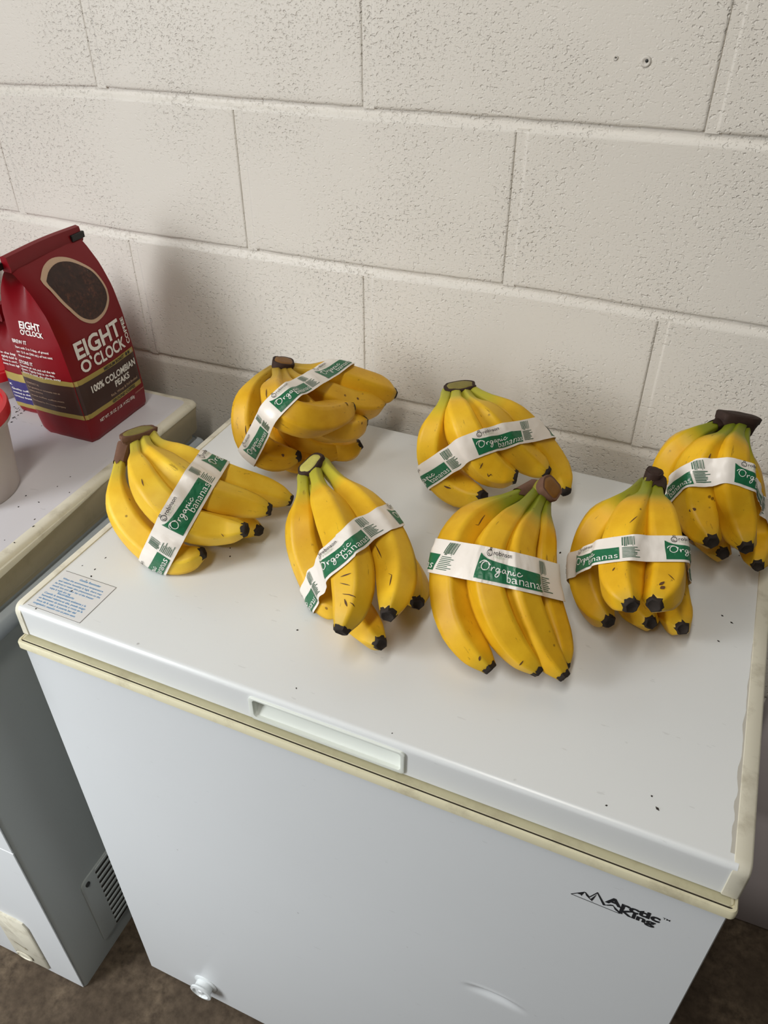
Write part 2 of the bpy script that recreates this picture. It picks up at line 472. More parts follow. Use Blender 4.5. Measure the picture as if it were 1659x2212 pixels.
def lid_profile(out=0.0, rad=.006, back=FD, n=5):
    """side view (depth, height): front bottom, up, rounded, back, down"""
    p = [(-out, Z_BOT)]
    r = rad
    for i in range(n+1):
        a = math.pi - i*math.pi/2/n
        p.append((r-out+r*math.cos(a), Z_TOP+out-r+r*math.sin(a)))
    for i in range(n+1):
        a = math.pi/2 - i*math.pi/2/n
        p.append((back-r+out+r*math.cos(a), Z_TOP+out-r+r*math.sin(a)))
    p.append((back+out, Z_BOT))
    return p
TL, TR = .0105, FW-.0148
HU0, HU1, HZ0, HZ1 = .313, .480, .8675, .8955
# lid skin with an opening for the grip
lid = MB()
prof = lid_profile()
seg = [TL-.004, HU0, HU1, TR+.004]
zs_front = [Z_BOT, HZ0, HZ1]
pf = [(0.0, Z_BOT), (0.0, HZ0), (0.0, HZ1)] + prof[1:]
for k in range(3):
    a, b = seg[k], seg[k+1]
    nu = 2 if k == 1 else 6
    for q in range(nu):
        ua, ub = a+(b-a)*q/nu, a+(b-a)*(q+1)/nu
        v = [(ua, p[0], p[1]) for p in pf] + [(ub, p[0], p[1]) for p in pf]
        n = len(pf)
        f = [(i, i+n, i+1+n, i+1) for i in range(n-1) if not (k == 1 and i == 1)]
        f.append([n-1, 2*n-1, n, 0])
        lid.add(v, f)
bmq = bmesh.new(); me_ = bpy.data.meshes.new('t'); me_.from_pydata(lid.v, [], lid.f); bmq.from_mesh(me_)
bmesh.ops.remove_doubles(bmq, verts=bmq.verts, dist=1e-5); bmq.verts.index_update()
lid_o = mk('lid', [tuple(q.co) for q in bmq.verts], [[w.index for w in g.verts] for g in bmq.faces], M['enamel'], fr, angle=40)
bmq.free()
# end trims wrap the lid sides, over the top and down the front
for (u0, u1, pr) in ((0, TL, 1), (TR, FW, -1)):
    mb = MB()
    po = lid_profile(.0012, .011)
    n = len(po)
    outer = u0 if pr == 1 else u1; inner = u1 if pr == 1 else u0
    e = .0022*pr
    po_in = lid_profile(-.0008, .010)
    mb.rings([[(inner, p[0], p[1]) for p in lid_profile(.0002, .0105)], [(inner-e*.25, p[0], p[1]) for p in po], [(outer+e, p[0], p[1]) for p in po], [(outer, p[0], p[1]) for p in po_in]], cap1=True, cap0=True)
    mb.build('end_trim', M['trim'], lid_o, angle=50)
# grip pocket in the lid front
def rrect(u0, u1, z0, z1, r, n=4):
    c = [(u1-r, z1-r, 0), (u0+r, z1-r, 90), (u0+r, z0+r, 180), (u1-r, z0+r, 270)]
    return [(cu+r*math.cos(math.radians(a0+90*i/n)), cz+r*math.sin(math.radians(a0+90*i/n))) for cu, cz, a0 in c for i in range(n+1)]
g = MB()
fo = rrect(HU0-.003, HU1+.003, HZ0-.003, HZ1+.0025, .005); fi = rrect(HU0+.0015, HU1-.0015, HZ0+.0012, HZ1-.001, .004)
g.rings([[(p[0], .0005, p[1]) for p in fo], [(p[0], -.0018, p[1]) for p in fo], [(p[0], -.0024, p[1]) for p in rrect(HU0-.002, HU1+.002, HZ0-.002, HZ1+.0015, .0048)],
         [(p[0], -.0018, p[1]) for p in fi], [(p[0], .002, p[1]) for p in fi]])
g.build('grip_frame', M['handle'], lid_o, angle=60)
g = MB()
fi2 = [(p[0], .001 + .012*((p[1]-HZ0)/(HZ1-HZ0))**.8, p[1]) for p in rrect(HU0+.003, HU1-.003, HZ0+.0014, HZ1-.0012, .004)]
g.rings([[(p[0], .002, p[1]) for p in fi], fi2], cap1=True)
g.build('grip_pocket', M['handle'], lid_o, angle=30)

# cream collar on top of the cabinet; it sticks out in front of the lid
lg = MB()
lg.rings([[(p[0], p[1], z) for p in rr] for rr, z in (
    (rrect(.004, FW-.004, -.004, FD-.004, .004), .8475), (rrect(-.0015, FW+.0015, -.0125, FD, .006), .8490), (rrect(-.0015, FW+.0015, -.0125, FD, .006), .856),
    (rrect(-.0002, FW+.0002, -.0112, FD-.001, .005), .8585), (rrect(.002, FW-.002, -.0088, FD-.003, .004), .8588), (rrect(.0024, FW-.0024, -.0084, FD-.003, .004), .8576), (rrect(.003, FW-.003, -.0068, FD-.004, .004), .8576),
    (rrect(.0032, FW-.0032, -.0066, FD-.004, .004), .8592), (rrect(.006, FW-.006, .004, FD-.008, .004), .8600))], cap1=True)
lg.build('collar', M['ledge'], fr, angle=40)
lg = MB()
for (u0, v0, u1, v1) in ((.0025, -.0085, FW-.0025, -.0067),):
    lg.box((u0, v0, .8570), (u1, v1, .8579))
lg.build('collar_groove', M['groove'], fr, smooth=False)
MB().add([(.005, -.0064, .8594), (FW-.005, -.0064, .8594), (FW-.007, .003, .8602), (.007, .003, .8602)], [(0, 1, 2, 3)]).build('collar_shade', M['strip'], fr, smooth=False, fix=False)  # collar top under the lid, with the lid's shade put into its colour
bd = MB()
bd.rings([[(p[0], p[1], z) for p in rrect(.0, FW-.001, -.0020, FD-.006, .004)] for z in (.012, .60, .8488)], cap0=True, cap1=True)
body = bd.build('cabinet', M['enamel2'], fr, angle=40)
for (u, v) in ((.03, .03), (FW-.03, .03), (.03, FD-.04), (FW-.03, FD-.04)):
    t = np.linspace(0, 2*math.pi, 13)[:-1]
    MB().rings([[(u+.018*math.cos(q), v+.018*math.sin(q), z) for q in t] for z in (0, .014)], cap0=True, cap1=True).build('foot', M['ink'], fr)
# front skin of the cabinet, with a shallow crease pressed into it low down
dn = MB()
us = np.r_[.0035, np.linspace(.05, .55, 8), np.linspace(.562, .652, 46), np.linspace(.68, FW-.0045, 4)]
zs2 = np.r_[.0125, np.linspace(.06, .45, 8), np.linspace(.47, .53, 32), np.linspace(.56, .8486, 8)]
gv = []
for z in zs2:
    for u in us:
        a_, b_ = (u-.607)/.045, (z-.500)/.030
        d_ = 0.0
        if abs(a_) < 1 and abs(b_) < 1:
            win = (1-a_*a_)**2*(1-b_*b_)**2; line = b_-(.15-.33*a_*a_)
            d_ = win*(.0042*math.exp(-((line+.22)/.28)**2)-.0016*math.exp(-((line-.12)/.13)**2))
        gv.append((u, -.0065+d_, z))
nu, nz = len(us), len(zs2)
dn.add(gv, [(j*nu+i, j*nu+i+1, (j+1)*nu+i+1, (j+1)*nu+i) for j in range(nz-1) for i in range(nu-1)])
dn.build('front_skin', M['enamel2'], body, fix=False)
# drain plug low on the front
pl = MB(); t = np.linspace(0, 2*math.pi, 25)[:-1]
PU, PZ = .128, .062
pl.rings([[(PU+r*math.cos(q), v, PZ+r*math.sin(q)) for q in t] for r, v in ((.0225, -.005), (.0225, -.008), (.019, -.0095), (.0165, -.0095), (.016, -.020), (.0205, -.0205), (.0205, -.0235), (.0155, -.0245), (.0145, -.0215), (.006, -.021), (.005, -.0235))], cap1=True)
pl.build('drain_plug', M['clear'], fr, angle=40)

# printed notice on the lid and the maker's mark on the front
sy0, sy1, sx0, sx1 = .0078, .0712, .0150, .0895
st = MB().box((sx0, sy0, Z_TOP+.00005), (sx1, sy1, Z_TOP+.0003)).build('notice_sticker', M['sticker'], fr, smooth=False)
st['label'] = 'white notice sticker with blue English and Spanish text'
onlid = lambda x, y: (sx0+x, sy0+y, Z_TOP+.00038)
W_, H_ = sx1-sx0, sy1-sy0
bord = join2d([rect2d(0, 0, W_, .0005), rect2d(0, H_-.0005, W_, H_), rect2d(W_-.0005, 0, W_, H_)])
lay('border_line', bord, onlid, M['grounds'], st, maxlen=.05)
lines = [('Gentle Reminder', .0555, .0032, .026, .031), ('When the environment temperature', .0500, .0027, .006, .059), ('and relative humidity is high, there may', .0452, .0027, .004, .063),
         ('be frost or water dew phenomenon on the', .0405, .0027, .003, .0655), ('mouth box and door bar of the freezer', .0358, .0027, .003, .060), ('wipe it with dry rag', .0311, .0027, .003, .031),
         ('Recordatorio', .0272, .0032, .018, .024), ('Cuando la temperatura ambiente y la', .0228, .0027, .003, .060), ('humedad relativa es alta, puede exigir', .0183, .0027, .003, .063),
         ('un fenomeno de escarcha o rocio en la', .0138, .0027, .003, .063), ('boca de la caja y la puerta bar del', .0093, .0027, .004, .056), ('congelador, sequelo con un pano seco', .0048, .0027, .003, .060)]
for (tx, y, cap, x, w) in lines:
    lay('lettering', at2d(text2d(tx, w, cap=cap, bold=.022), x, y), onlid, M['blue'], st, maxlen=.05)

onf = lambda x, y: (x, -.0068, y)
lg2 = []
def tri(*p): return poly2d(p)
mx, mz = .659, .7822
def ln(a, b, w=.0011):
    a = np.array(a); b = np.array(b); d = unit(b-a); n = np.array([-d[1], d[0]])*w/2
    return poly2d([a+n, b+n, b-n, a-n])
pk = lambda x, y: (mx+x, mz+y)
mount = [ln(pk(0, 0), pk(.0115, .0125)), ln(pk(.0115, .0125), pk(.0165, .0070), .0014), ln(pk(.0165, .0068), pk(.0225, .0200), .0012), tri(pk(.0225, .0205), pk(.0325, .0035), pk(.0300, .0025), pk(.0215, .0195)),
         ln(pk(0, 0), pk(.046, -.0008), .0008), tri(pk(.0115, .0125), pk(.0055, .0050), pk(.0085, .0052), pk(.0095, .0035)), tri(pk(.0115, .0125), pk(.0195, .0028), pk(.0205, .0010), pk(.0135, .0072)),
         tri(pk(.0222, .0170), pk(.0178, .0040), pk(.0195, .0022), pk(.0205, .0050)), tri(pk(.031, .0038), pk(.0365, .0088), pk(.0400, .0085), pk(.034, .0045)), tri(pk(.038, .0090), pk(.0465, .0018), pk(.0465, -.0010), pk(.041, .0030)), ln(pk(.0305, .0030), pk(.0385, .0092), .0009)]
em = lay('maker_mark', join2d(mount), onf, M['logo'], fr, maxlen=.05)
em['label'] = 'black mountain emblem with lettering'
lay('lettering', at2d(text2d('Arctic', .0500, cap=.0108, bold=.045), mx+.0305, mz+.0098), onf, M['logo'], em, maxlen=.05)
lay('lettering', at2d(text2d('King', .0330, cap=.0092, bold=.045), mx+.0450, mz+.0005), onf, M['logo'], em, maxlen=.05)
lay('lettering', at2d(text2d('TM', .0065, cap=.0026, bold=.02), mx+.0815, mz+.0185), onf, M['logo'], em, maxlen=.05)
# grey caulk stain along the right end trim
sv = []; n = 40
for i in range(n+1):
    v = .012+.26*i/n
    w = (.0022+.0042*max(0, noise.noise((v*55, 0, 2.2))+.35))*max(.1, 1-.9*i/n)
    sv.append((v, w))
mb = MB().add([(TR+.0003, v, Z_TOP+.0002) for v, w in sv]+[(TR-w, v, Z_TOP+.0002) for v, w in sv], [(i, i+1, i+n+2, i+n+1) for i in range(n)])
mb.build('caulk_stain', M['dirt'], lid_o, smooth=False)

# ------------------------------------------------------------------ the far chest freezer on the left
lf = empty('chest_freezer', (-.75, -.635, 0), 0.0)
tag(lf, 'older chest freezer holding the red coffee bags beside the block wall', 'freezer', 'chest freezers')
LX, LYB = .867, .577          # local right side of the cabinet, depth
LT = .897
b = MB(); b.rings([[(p[0], p[1], z) for p in rrect(0, LX-.004, 0, LYB-.01, .006)] for z in (.0, .3, .800)], cap0=True, cap1=True)
cab = b.build('cabinet', M['side'], lf, angle=40)
b = MB().box((.004, -.0022, .002), (LX-.006, .0, .446)); b.build('front_panel', M['enamel2'], lf, smooth=False, bevel=.001)
b = MB().box((.004, -.0022, .448), (LX-.006, .0, .798)); b.build('front_panel', M['enamel2'], lf, smooth=False, bevel=.001)
b = MB(); b.rings([[(p[0], p[1], z) for p in rr] for rr, z in ((rrect(-.004, LX+.008, -.008, LYB-.002, .008), .797), (rrect(-.006, LX+.010, -.010, LYB, .008), .800), (rrect(-.006, LX+.010, -.010, LYB, .008), .8205), (rrect(-.004, LX+.008, -.008, LYB-.0015, .008), .8235), (rrect(.0, LX+.001, .0, LYB-.004, .008), .8265), (rrect(.002, LX-.001, .002, LYB-.005, .008), .8240), (rrect(.006, LX-.005, .006, LYB-.008, .008), .8240), (rrect(.007, LX-.006, .007, LYB-.009, .008), .8300))], cap0=True, cap1=True)
b.build('collar', M['bluegrey'], lf, angle=35)
def flip_lid(z0, z1, o0, o1, r): return rrect(-.004-o0, LX+.004+o0, -.012-o0, LYB-.003+o0, r)
b = MB(); b.rings([[(p[0], p[1], z) for p in rr] for rr, z in ((rrect(.004, LX-.004, -.006, LYB-.008, .010), .829), (rrect(.004, LX-.004, -.006, LYB-.008, .010), .8405), (rrect(-.001, LX+.0030, -.011, LYB-.003, .012), .8415), (rrect(-.003, LX+.0046, -.013, LYB-.0015, .012), .846), (rrect(-.004, LX+.0066, -.014, LYB-.0005, .012), .874), (rrect(-.005, LX+.0085, -.015, LYB+.001, .012), .889), (rrect(-.003, LX+.0070, -.0135, LYB-.0005, .012), .8935))], cap0=True, cap1=True)
lidl = b.build('lid', M['tan'], lf, angle=40)
b = MB(); b.rings([[(p[0], p[1], z) for p in rr] for rr, z in ((rrect(-.005, LX+.0088, -.0153, LYB+.0013, .012), .8885), (rrect(-.005, LX+.0088, -.0153, LYB+.0013, .012), .8905), (rrect(-.0035, LX+.0072, -.0137, LYB-.0003, .012), .8945), (rrect(-.001, LX+.0042, -.0107, LYB-.0033, .012), .8962), (rrect(.004, LX-.003, -.006, LYB-.008, .012), .8966), (rrect(.012, LX-.012, .0, LYB-.014, .010), .8955))])
b.build('lid_rim', M['trim'], lidl, angle=50)
lp = []
for i in range(15):
    q = i/14; y = -.010+.335*q; hgt_ = .0125*(1-q)+.0006; out_ = .0050*(1-q)**.7
    lp.append([(LX+.0060, y, .8905), (LX+.0086+out_, y, .8905), (LX+.0092+out_, y, .8885), (LX+.0088+out_, y, .8885-hgt_), (LX+.0050, y, .8875-hgt_*1.05)])
MB().rings(lp, cap0=True, cap1=True).build('side_lip', M['trim'], lidl, angle=40)
b = MB(); b.rings([[(p[0], p[1], z) for p in rr] for rr, z in ((rrect(.003, LX-.004, -.005, LYB-.008, .010), .8955), (rrect(.010, LX-.011, .002, LYB-.014, .010), LT))], cap0=True, cap1=True)
b.build('lid_panel', M['enamel3'], lidl, angle=60)
# side grille
GX = LX-.004
gy0, gy1, gz0, gz1 = .066, .300, .040, .236
gr = MB()
gr.rings([[(x, p[0], p[1]) for p in rr] for rr, x in ((rrect(gy0, gy1, gz0, gz1, .012), GX-.001), (rrect(gy0, gy1, gz0, gz1, .012), GX+.0025), (rrect(gy0+.002, gy1-.002, gz0+.002, gz1-.002, .011), GX+.0035))], cap1=True)
gro = gr.build('vent_grille', M['side'], lf, angle=40)
for k in range(12):
    z = .0465+.0158*k
    MB().rings([[(x, p[0], p[1]) for p in rrect(.099, gy1-.02, z, z+.0070, .0033)] for x in (GX+.003, GX+.0037)], cap1=True).build('slot', M['groove'], gro, smooth=False)
    MB().rings([[(x, p[0], p[1]) for p in rr] for rr, x in ((rrect(.100, gy1-.02, z+.0072, z+.0145, .0033), GX+.003), (rrect(.100, gy1-.02, z+.0085, z+.0135, .0024), GX+.0050))], cap1=True).build('slat', M['side'], gro, angle=50)
t = np.linspace(0, 2*math.pi, 13)[:-1]
MB().rings([[(GX+x, .0785+r*math.cos(q), .2235+r*math.sin(q)) for q in t] for r, x in ((.0048, .003), (.0048, .0052), (.002, .004))], cap1=True).build('screw', M['ink'], gro)
# cream drain cover low on its front
dc = MB(); a0 = .75-.031
poly = [(a0, .018), (.75+.0415, .018), (.75+.0425, .168), (.75+.036, .181), (.75+.020, .185), (a0+.004, .185), (a0, .178)]
dc.rings([[(p[0], y, p[1]) for p in poly] for y in (-.002, -.005)] + [[(.757+(p[0]-.757)*.96, -.0062, .10+(p[1]-.10)*.98) for p in poly]], cap1=True)
dco = dc.build('drain_cover', M['trim'], lf, angle=40)
t = np.linspace(0, 2*math.pi, 25)[:-1]
MB().rings([[(.7435+r*math.cos(q), y, .0345+r*.62*math.sin(q)) for q in t] for r, y in ((.0185, -.006), (.0185, -.0085), (.015, -.009), (.014, -.0075), (.0, -.0075))]).build('drain_cap', M['trim'], dco, angle=40)
MB().rings([[(.7435+r*math.cos(q), -.0068, .0345+r*.62*math.sin(q)) for q in t] for r in (.0195, .0183)]).build('drain_gap', M['groove'], dco)
MB().add([(.735, -.0066, .083), (.757, -.0066, .073), (.757, -.0066, .078), (.763, -.0066, .070), (.755, -.0066, .0665), (.7555, -.0066, .0705), (.735, -.0066, .081)], [(0, 1, 2, 3, 4, 5, 6)]).build('arrow_mark', M['tan'], dco, smooth=False)

# ------------------------------------------------------------------ coffee bags
class Bag:
    """Side-gusseted pouch standing on z0.  front panel faces +x, the gusset with the small print faces -y."""
    def __init__(s, name, label, cx, cy, z0, depth, width, height, lean, flap, print_band, rz=0.0):
        s.root = empty(name, (cx, cy, z0), rz); tag(s.root, label, 'coffee bag', 'coffee bags on the old freezer')
        s.H = height; s.d = depth/2; s.w = width/2; s.lean = lean; s.flap = flap
        k = height/.257
        s.hs = np.array([0, .006, .03, .10, .155, .195, .225, .245, .257])*k
        s.dx = np.array([.93, .985, 1.03, 1.03, .98, .86, .62, .34, .12])*s.d
        s.ww = np.array([.955, .985, 1.0, 1.0, 1.0, 1.0, 1.01, 1.02, 1.03])*s.w
        s.pin = np.array([.0, .0, -.02, -.05, .0, .16, .38, .60, .85])*s.d
        s.build()
    def half(s, h): return np.interp(h, s.hs, s.dx), np.interp(h, s.hs, s.ww), np.interp(h, s.hs, s.pin)
    def yc(s, h): return -s.lean*h
    def xc(s, h): return 0.0
    def front(s, a, h, off=0.0):
        dx, w, _ = s.half(h)
        x = dx + .0045*math.sin(math.pi*min(max(a, 0), 1))*math.sin(math.pi*min(1, h/s.H)) + .0007*noise.noise((a*6, h*40, 3))
        e = min(a, 1-a); x -= .004*max(0, 1-e/.06)**2
        return (x+off, s.yc(h)-w+2*w*a, h)
    def gus(s, b, h, off=0.0):
        dx, w, pin = s.half(h)
        fold = 1-abs(2*b-1)
        y = s.yc(h)-w + pin*fold - .003*math.sin(math.pi*b)*math.sin(math.pi*min(1, h/(s.H*.7))) + .0006*noise.noise((b*7, h*45, 9))
        e = min(b, 1-b); y += .004*max(0, 1-e/.06)**2
        return (-dx+2*dx*b, y-off, h)
    def build(s):
        na, nb = 13, 10
        hs = list(np.linspace(0, .03*s.H, 4)) + list(np.linspace(.06*s.H, s.H, 26))
        rings = []
        for h in hs:
            fr_ = [s.front(a, h) for a in np.linspace(0, 1, na)]
            gl = [s.gus(b, h) for b in np.linspace(0, 1, nb)]
            dy = 2*s.yc(h)
            bk = [(-x, y, z) for x, y, z in fr_][::-1]
            gr_ = [(x, dy-y, z) for x, y, z in gl][::-1]
            rings.append(fr_[:-1]+gr_[:-1]+bk[:-1]+gl[:-1])
        s.shell = MB().rings(rings, cap0=True).build('pouch', M['red'], s.root, angle=35)
        # folded and sealed top
        H, F = s.H, s.flap
        w = s.ww[-1]*1.0; y0 = s.yc(H)
        t = MB()
        pr = [(s.dx[-1]+.0002, H-.004), (s.dx[-1]+.0016, H+.000), (.0056, H+F*.55), (.0045, H+F), (-.001, H+F+.0016), (-.0055, H+F), (-.006, H+F*.4), (-s.dx[-1]-.001, H-.003)]
        n = 9; rr = []
        for i in range(n):
            q = i/(n-1); y = y0-w-.001+(2*w+.002)*q
            rr.append([(x+.0012*math.sin(q*5+1), y-s.lean*.3*(z-H), z+.0015*math.sin(q*4)) for x, z in pr])
        t.rings(rr, cap0=True, cap1=True)
        s.top = t.build('folded_top', M['red'], s.root, angle=35)
    def strip(s, name, h0, h1, mat, a0=0.0, a1=1.0, off=.0004, gusset=True):
        n = 16
        fn = s.front
        def grid(f, p0, p1, nm):
            v = [f(p0+(p1-p0)*i/n, h, off) for h in np.linspace(h0, h1, 4) for i in range(n+1)]
            fc = [(j*(n+1)+i, j*(n+1)+i+1, (j+1)*(n+1)+i+1, (j+1)*(n+1)+i) for j in range(3) for i in range(n)]
            mk(nm, v, fc, mat, s.shell, fix=False)
        grid(s.front, a0, a1, name)
        if gusset: grid(s.gus, 0.0, 1.0, name)
    def on_front(s, off=.0009): return lambda y, h: s.front(y/(2*s.w), h, off)
    def on_gus(s, off=.0009): return lambda x, h: s.gus(x/(2*s.d), h, off)

bag = Bag('coffee_bag', 'tall red ground coffee bag with white lettering and a printed scoop of coffee', .008, -.165, LT, .099, .136, .268, .075, .016, None)
bag.strip('gold_stripe', .0990, .1070, M['gold']); bag.strip('brown_band', .0500, .0992, M['brown']); bag.strip('gold_stripe', .0425, .0502, M['gold'])
BF, BG = bag.on_front(), bag.on_gus()
def bt(txt, x, h, w, cap, mat, bold=.03, fn=None, rot=0.0, shear=0.0):
    lay('lettering', at2d(text2d(txt, w, cap=cap, bold=bold, shear=shear), x, h, rot), fn or BF, M[mat], bag.shell, maxlen=.006)
bt('EIGHT', .0170, .1360, .0960, .0240, 'white', .030)
bt("O", .0170, .1140, .0195, .0172, 'white', .028); bt("CLOCK", .0430, .1140, .0720, .0172, 'white', .028)
lay('coffee_bean_mark', (lambda e: (np.array([(.0392+.0022*math.cos(t)*.8-.0013*math.sin(t), .1305+.0034*math.sin(t)+.001*math.cos(t)) for t in e]), [list(range(len(e)))]))(np.linspace(0, 2*math.pi, 13)[:-1]), BF, M['white'], bag.shell)
bt('COFFEE', .1270, .1150, .0420, .0072, 'white', .03, rot=math.pi/2)
bt('MEDIUM ROAST', .0560, .1004, .0480, .0050, 'ink', .02)
for k in range(3):
    lay('roast_dot', (np.array([(.1105+.0058*k+.0022*math.cos(t), .1030+.0027*math.sin(t)) for t in np.linspace(0, 2*math.pi, 11)[:-1]]), [list(range(10))]), BF, M['ink'] if k < 2 else M['tan'], bag.shell)
bt('100% COLOMBIAN', .0230, .0790, .1020, .0105, 'white', .03); bt('PEAKS', .0700, .0655, .0350, .0098, 'white', .03)
bt('Rich, Winey & Full-Bodied', .0560, .0552, .0650, .0042, 'cream', .005)
bt('GROUND COFFEE', .0560, .0440, .0560, .0050, 'ink', .02)
bt('NET WT. 30 OZ. (1 LB. 14 OZ.) 850g', .0220, .0285, .0820, .0052, 'white', .015); bt('UNSWEETENED', .1080, .0330, .0240, .0022, 'cream', .0)
# printed scoop of ground coffee: cream rim and dark filling
# outline from the photograph: rounded at the upper left, running to a blunt point at the lower right
scoop = [(0.0258, 0.248), (0.0435, 0.258), (0.0653, 0.262), (0.0843, 0.258), (0.0993, 0.248), (0.1129, 0.232), (0.1183, 0.214), (0.117, 0.198), (0.1129, 0.188), (0.1006, 0.178), (0.083, 0.172), (0.0653, 0.172), (0.049, 0.182), (0.0381, 0.198), (0.0313, 0.214), (0.0272, 0.23), (0.0245, 0.242)]
P = np.array(scoop); P2 = spline(np.r_[P, P[:1]], 60)[:-1]; c0 = P2.mean(0)
lay('picture_rim', (P2, [list(range(len(P2)))]), bag.on_front(.0007), M['cream'], bag.shell, maxlen=.008)
lay('coffee_picture', (c0+(P2-c0)*np.array([.90, .875])+np.array([.001, -.0005]), [list(range(len(P2)))]), bag.on_front(.0011), M['coffee'], bag.shell, maxlen=.008)
# small print on the gusset
bt('EIGHT', .0290, .1800, .0400, .0100, 'white', .030, BG); bt("O'CLOCK", .0290, .1710, .0420, .0072, 'white', .028, BG)
bt('BREW IT', .0100, .1560, .0260, .0056, 'white', .018, BG)
for h, x, tx, w in ((.1480, .012, 'Start with 2 to 3 tbsp. of ground', .060), (.1410, .012, 'per 12 fl oz (360 mL) of hot cold', .064), (.1345, .013, 'filtered water.', .024)):
    bt(tx, x, h, w, .0034, 'white', .015, BG)
bt('STORE IT', .0100, .1230, .0260, .0053, 'white', .018, BG)
for h, x, tx, w in ((.1160, .010, 'Squeeze air out, and roll the tab', .062), (.1105, .010, 'down. Tightly fold in tin ties.', .060), (.1050+.0005, .010, 'Store in cool, dry place, away', .068)):
    bt(tx, x, h+.0015, w, .0034, 'white', .015, BG)
for h, tx, w in ((.0900, 'CONTACT US', .024), (.0830, 'For questions or comments visit us', .058), (.0770, 'online anytime', .026), (.0690, 'www.coffee coffee.com', .060), (.0600, 'Distributed by the roasting company', .060)):
    bt(tx, .010, h, w, .0028, 'cream', .008, BG)
# tin tie ends
tH = bag.H+.004
for (y0, y1, x0) in ((bag.yc(bag.H)+bag.ww[-1]-.022, bag.yc(bag.H)+bag.ww[-1]+.004, .004), (bag.yc(bag.H)-bag.ww[-1]-.020, bag.yc(bag.H)-bag.ww[-1]+.001, -.008)):
    MB().box((x0, y0, tH-.0045), (x0+.0045, y1, tH+.0045)).build('tin_tie', M['black'], bag.root, smooth=False, bevel=.001)

bag2 = Bag('coffee_bag', 'small red coffee bag with gold stripe and navy band behind the tall one', -.090, -.145, LT, .066, .10, .165, .06, .02, None)
bag2.strip('gold_stripe', .060, .074, M['gold']); bag2.strip('navy_band', .018, .0602, M['navy']); bag2.strip('gold_stripe', .010, .0182, M['gold'])
G2 = bag2.on_gus()
for h, x, tx, w in ((.105, .008, 'in the bag', .030), (.099, .008, 'tightly fold tin ties', .044), (.093, .008, 'Store in cool, dry', .040), (.087, .008, 'away from light', .036), (.050, .006, 'K', .006), (.043, .008, 'Quality coffee', .040), (.036, .008, 'roasted in the', .034), (.029, .008, 'United States', .038)):
    lay('lettering', at2d(text2d(tx, w, cap=.0034, bold=.015), x, h), G2, M['white'], bag2.shell, maxlen=.02)
MB().box((-.006, bag2.yc(.165)-.068, .170), (0, bag2.yc(.165)-.046, .179)).build('tin_tie', M['black'], bag2.root, smooth=False, bevel=.001)

# ------------------------------------------------------------------ red-lidded tubs at the left edge
def tub(label, cx, cy, r, h, grp='red lidded tubs'):
    root = empty('plastic_tub', (cx, cy, LT)); tag(root, label, 'tub', grp)
    t = np.linspace(0, 2*math.pi, 57)[:-1]
    ring = lambda q, z: [(q*math.cos(a), q*math.sin(a), z) for a in t]
    MB().rings([ring(r*.78, .0), ring(r*.80, .003), ring(r*.84, h*.4), ring(r*.90, h*.93), ring(r*.985, h*.935), ring(r*.99, h), ring(r*.95, h), ring(r*.87, h*.9), ring(r*.76, .006)], cap0=True, cap1=True).build('container', M['frost'], root, angle=40)
    MB().rings([ring(r*.985, h*.985), ring(r, h*.99), ring(r, h+.011), ring(r*.985, h+.0135), ring(r*.93, h+.0135), ring(r*.915, h+.0095), ring(r*.80, h+.0085), ring(r*.785, h+.0105), ring(r*.74, h+.0105), ring(r*.725, h+.008), ring(r*.3, h+.0075)], cap1=True).build('snap_lid', M['redlid'], root, angle=40)
    return root
tub('milky plastic tub with red snap lid at the left edge of the older freezer', -.029, -.396, .086, .112)
tub('second red-lidded tub further back behind the small coffee bag', -.222, -.142, .085, .040)
# loose crumbs of ground coffee
rng = random.Random(3)
def crumb(mb_, x, y, z, r):
    k = [(rng.uniform(.6, 1.2)*r, rng.uniform(.5, 1.1)*r) for _ in range(4)]
    a0 = rng.uniform(0, 6.28); e = rng.uniform(1, 2.2)
    pts = [(x+r*e*math.cos(a0+i*1.57)*rng.uniform(.6, 1.1) if i % 2 == 0 else x+r*math.cos(a0+i*1.57), y+(r*e if i % 2 == 0 else r)*math.sin(a0+i*1.57), z) for i in range(4)]
    mb_.add(pts+[(x, y, z+r*.7)], [(0, 1, 4), (1, 2, 4), (2, 3, 4), (3, 0, 4), (3, 2, 1, 0)])
cr1, cr2 = MB(), MB()
for (x, y) in [(0.2474, -0.4486), (0.2492, -0.4709), (0.2532, -0.4827), (0.2529, -0.4908), (0.2491, -0.5122), (0.2502, -0.531), (0.2312, -0.551), (0.2308, -0.4711), (0.5202, -0.4689), (0.3261, -0.2491), (0.3785, -0.375), (0.3868, -0.3888), (0.8069, -0.2126), (0.7855, -0.2671), (0.7591, -0.2293), (0.9491, -0.3116), (0.9504, -0.2691), (0.9605, -0.2767), (0.9631, -0.1516), (0.6675, -0.5567), (0.557, -0.5423), (0.871, -0.5567), (0.9129, -0.5429), (0.9068, -0.5321), (0.6605, -0.3675), (0.7825, -0.2604)]: crumb(cr1, x, y, .9051, rng.uniform(.0007, .0014))
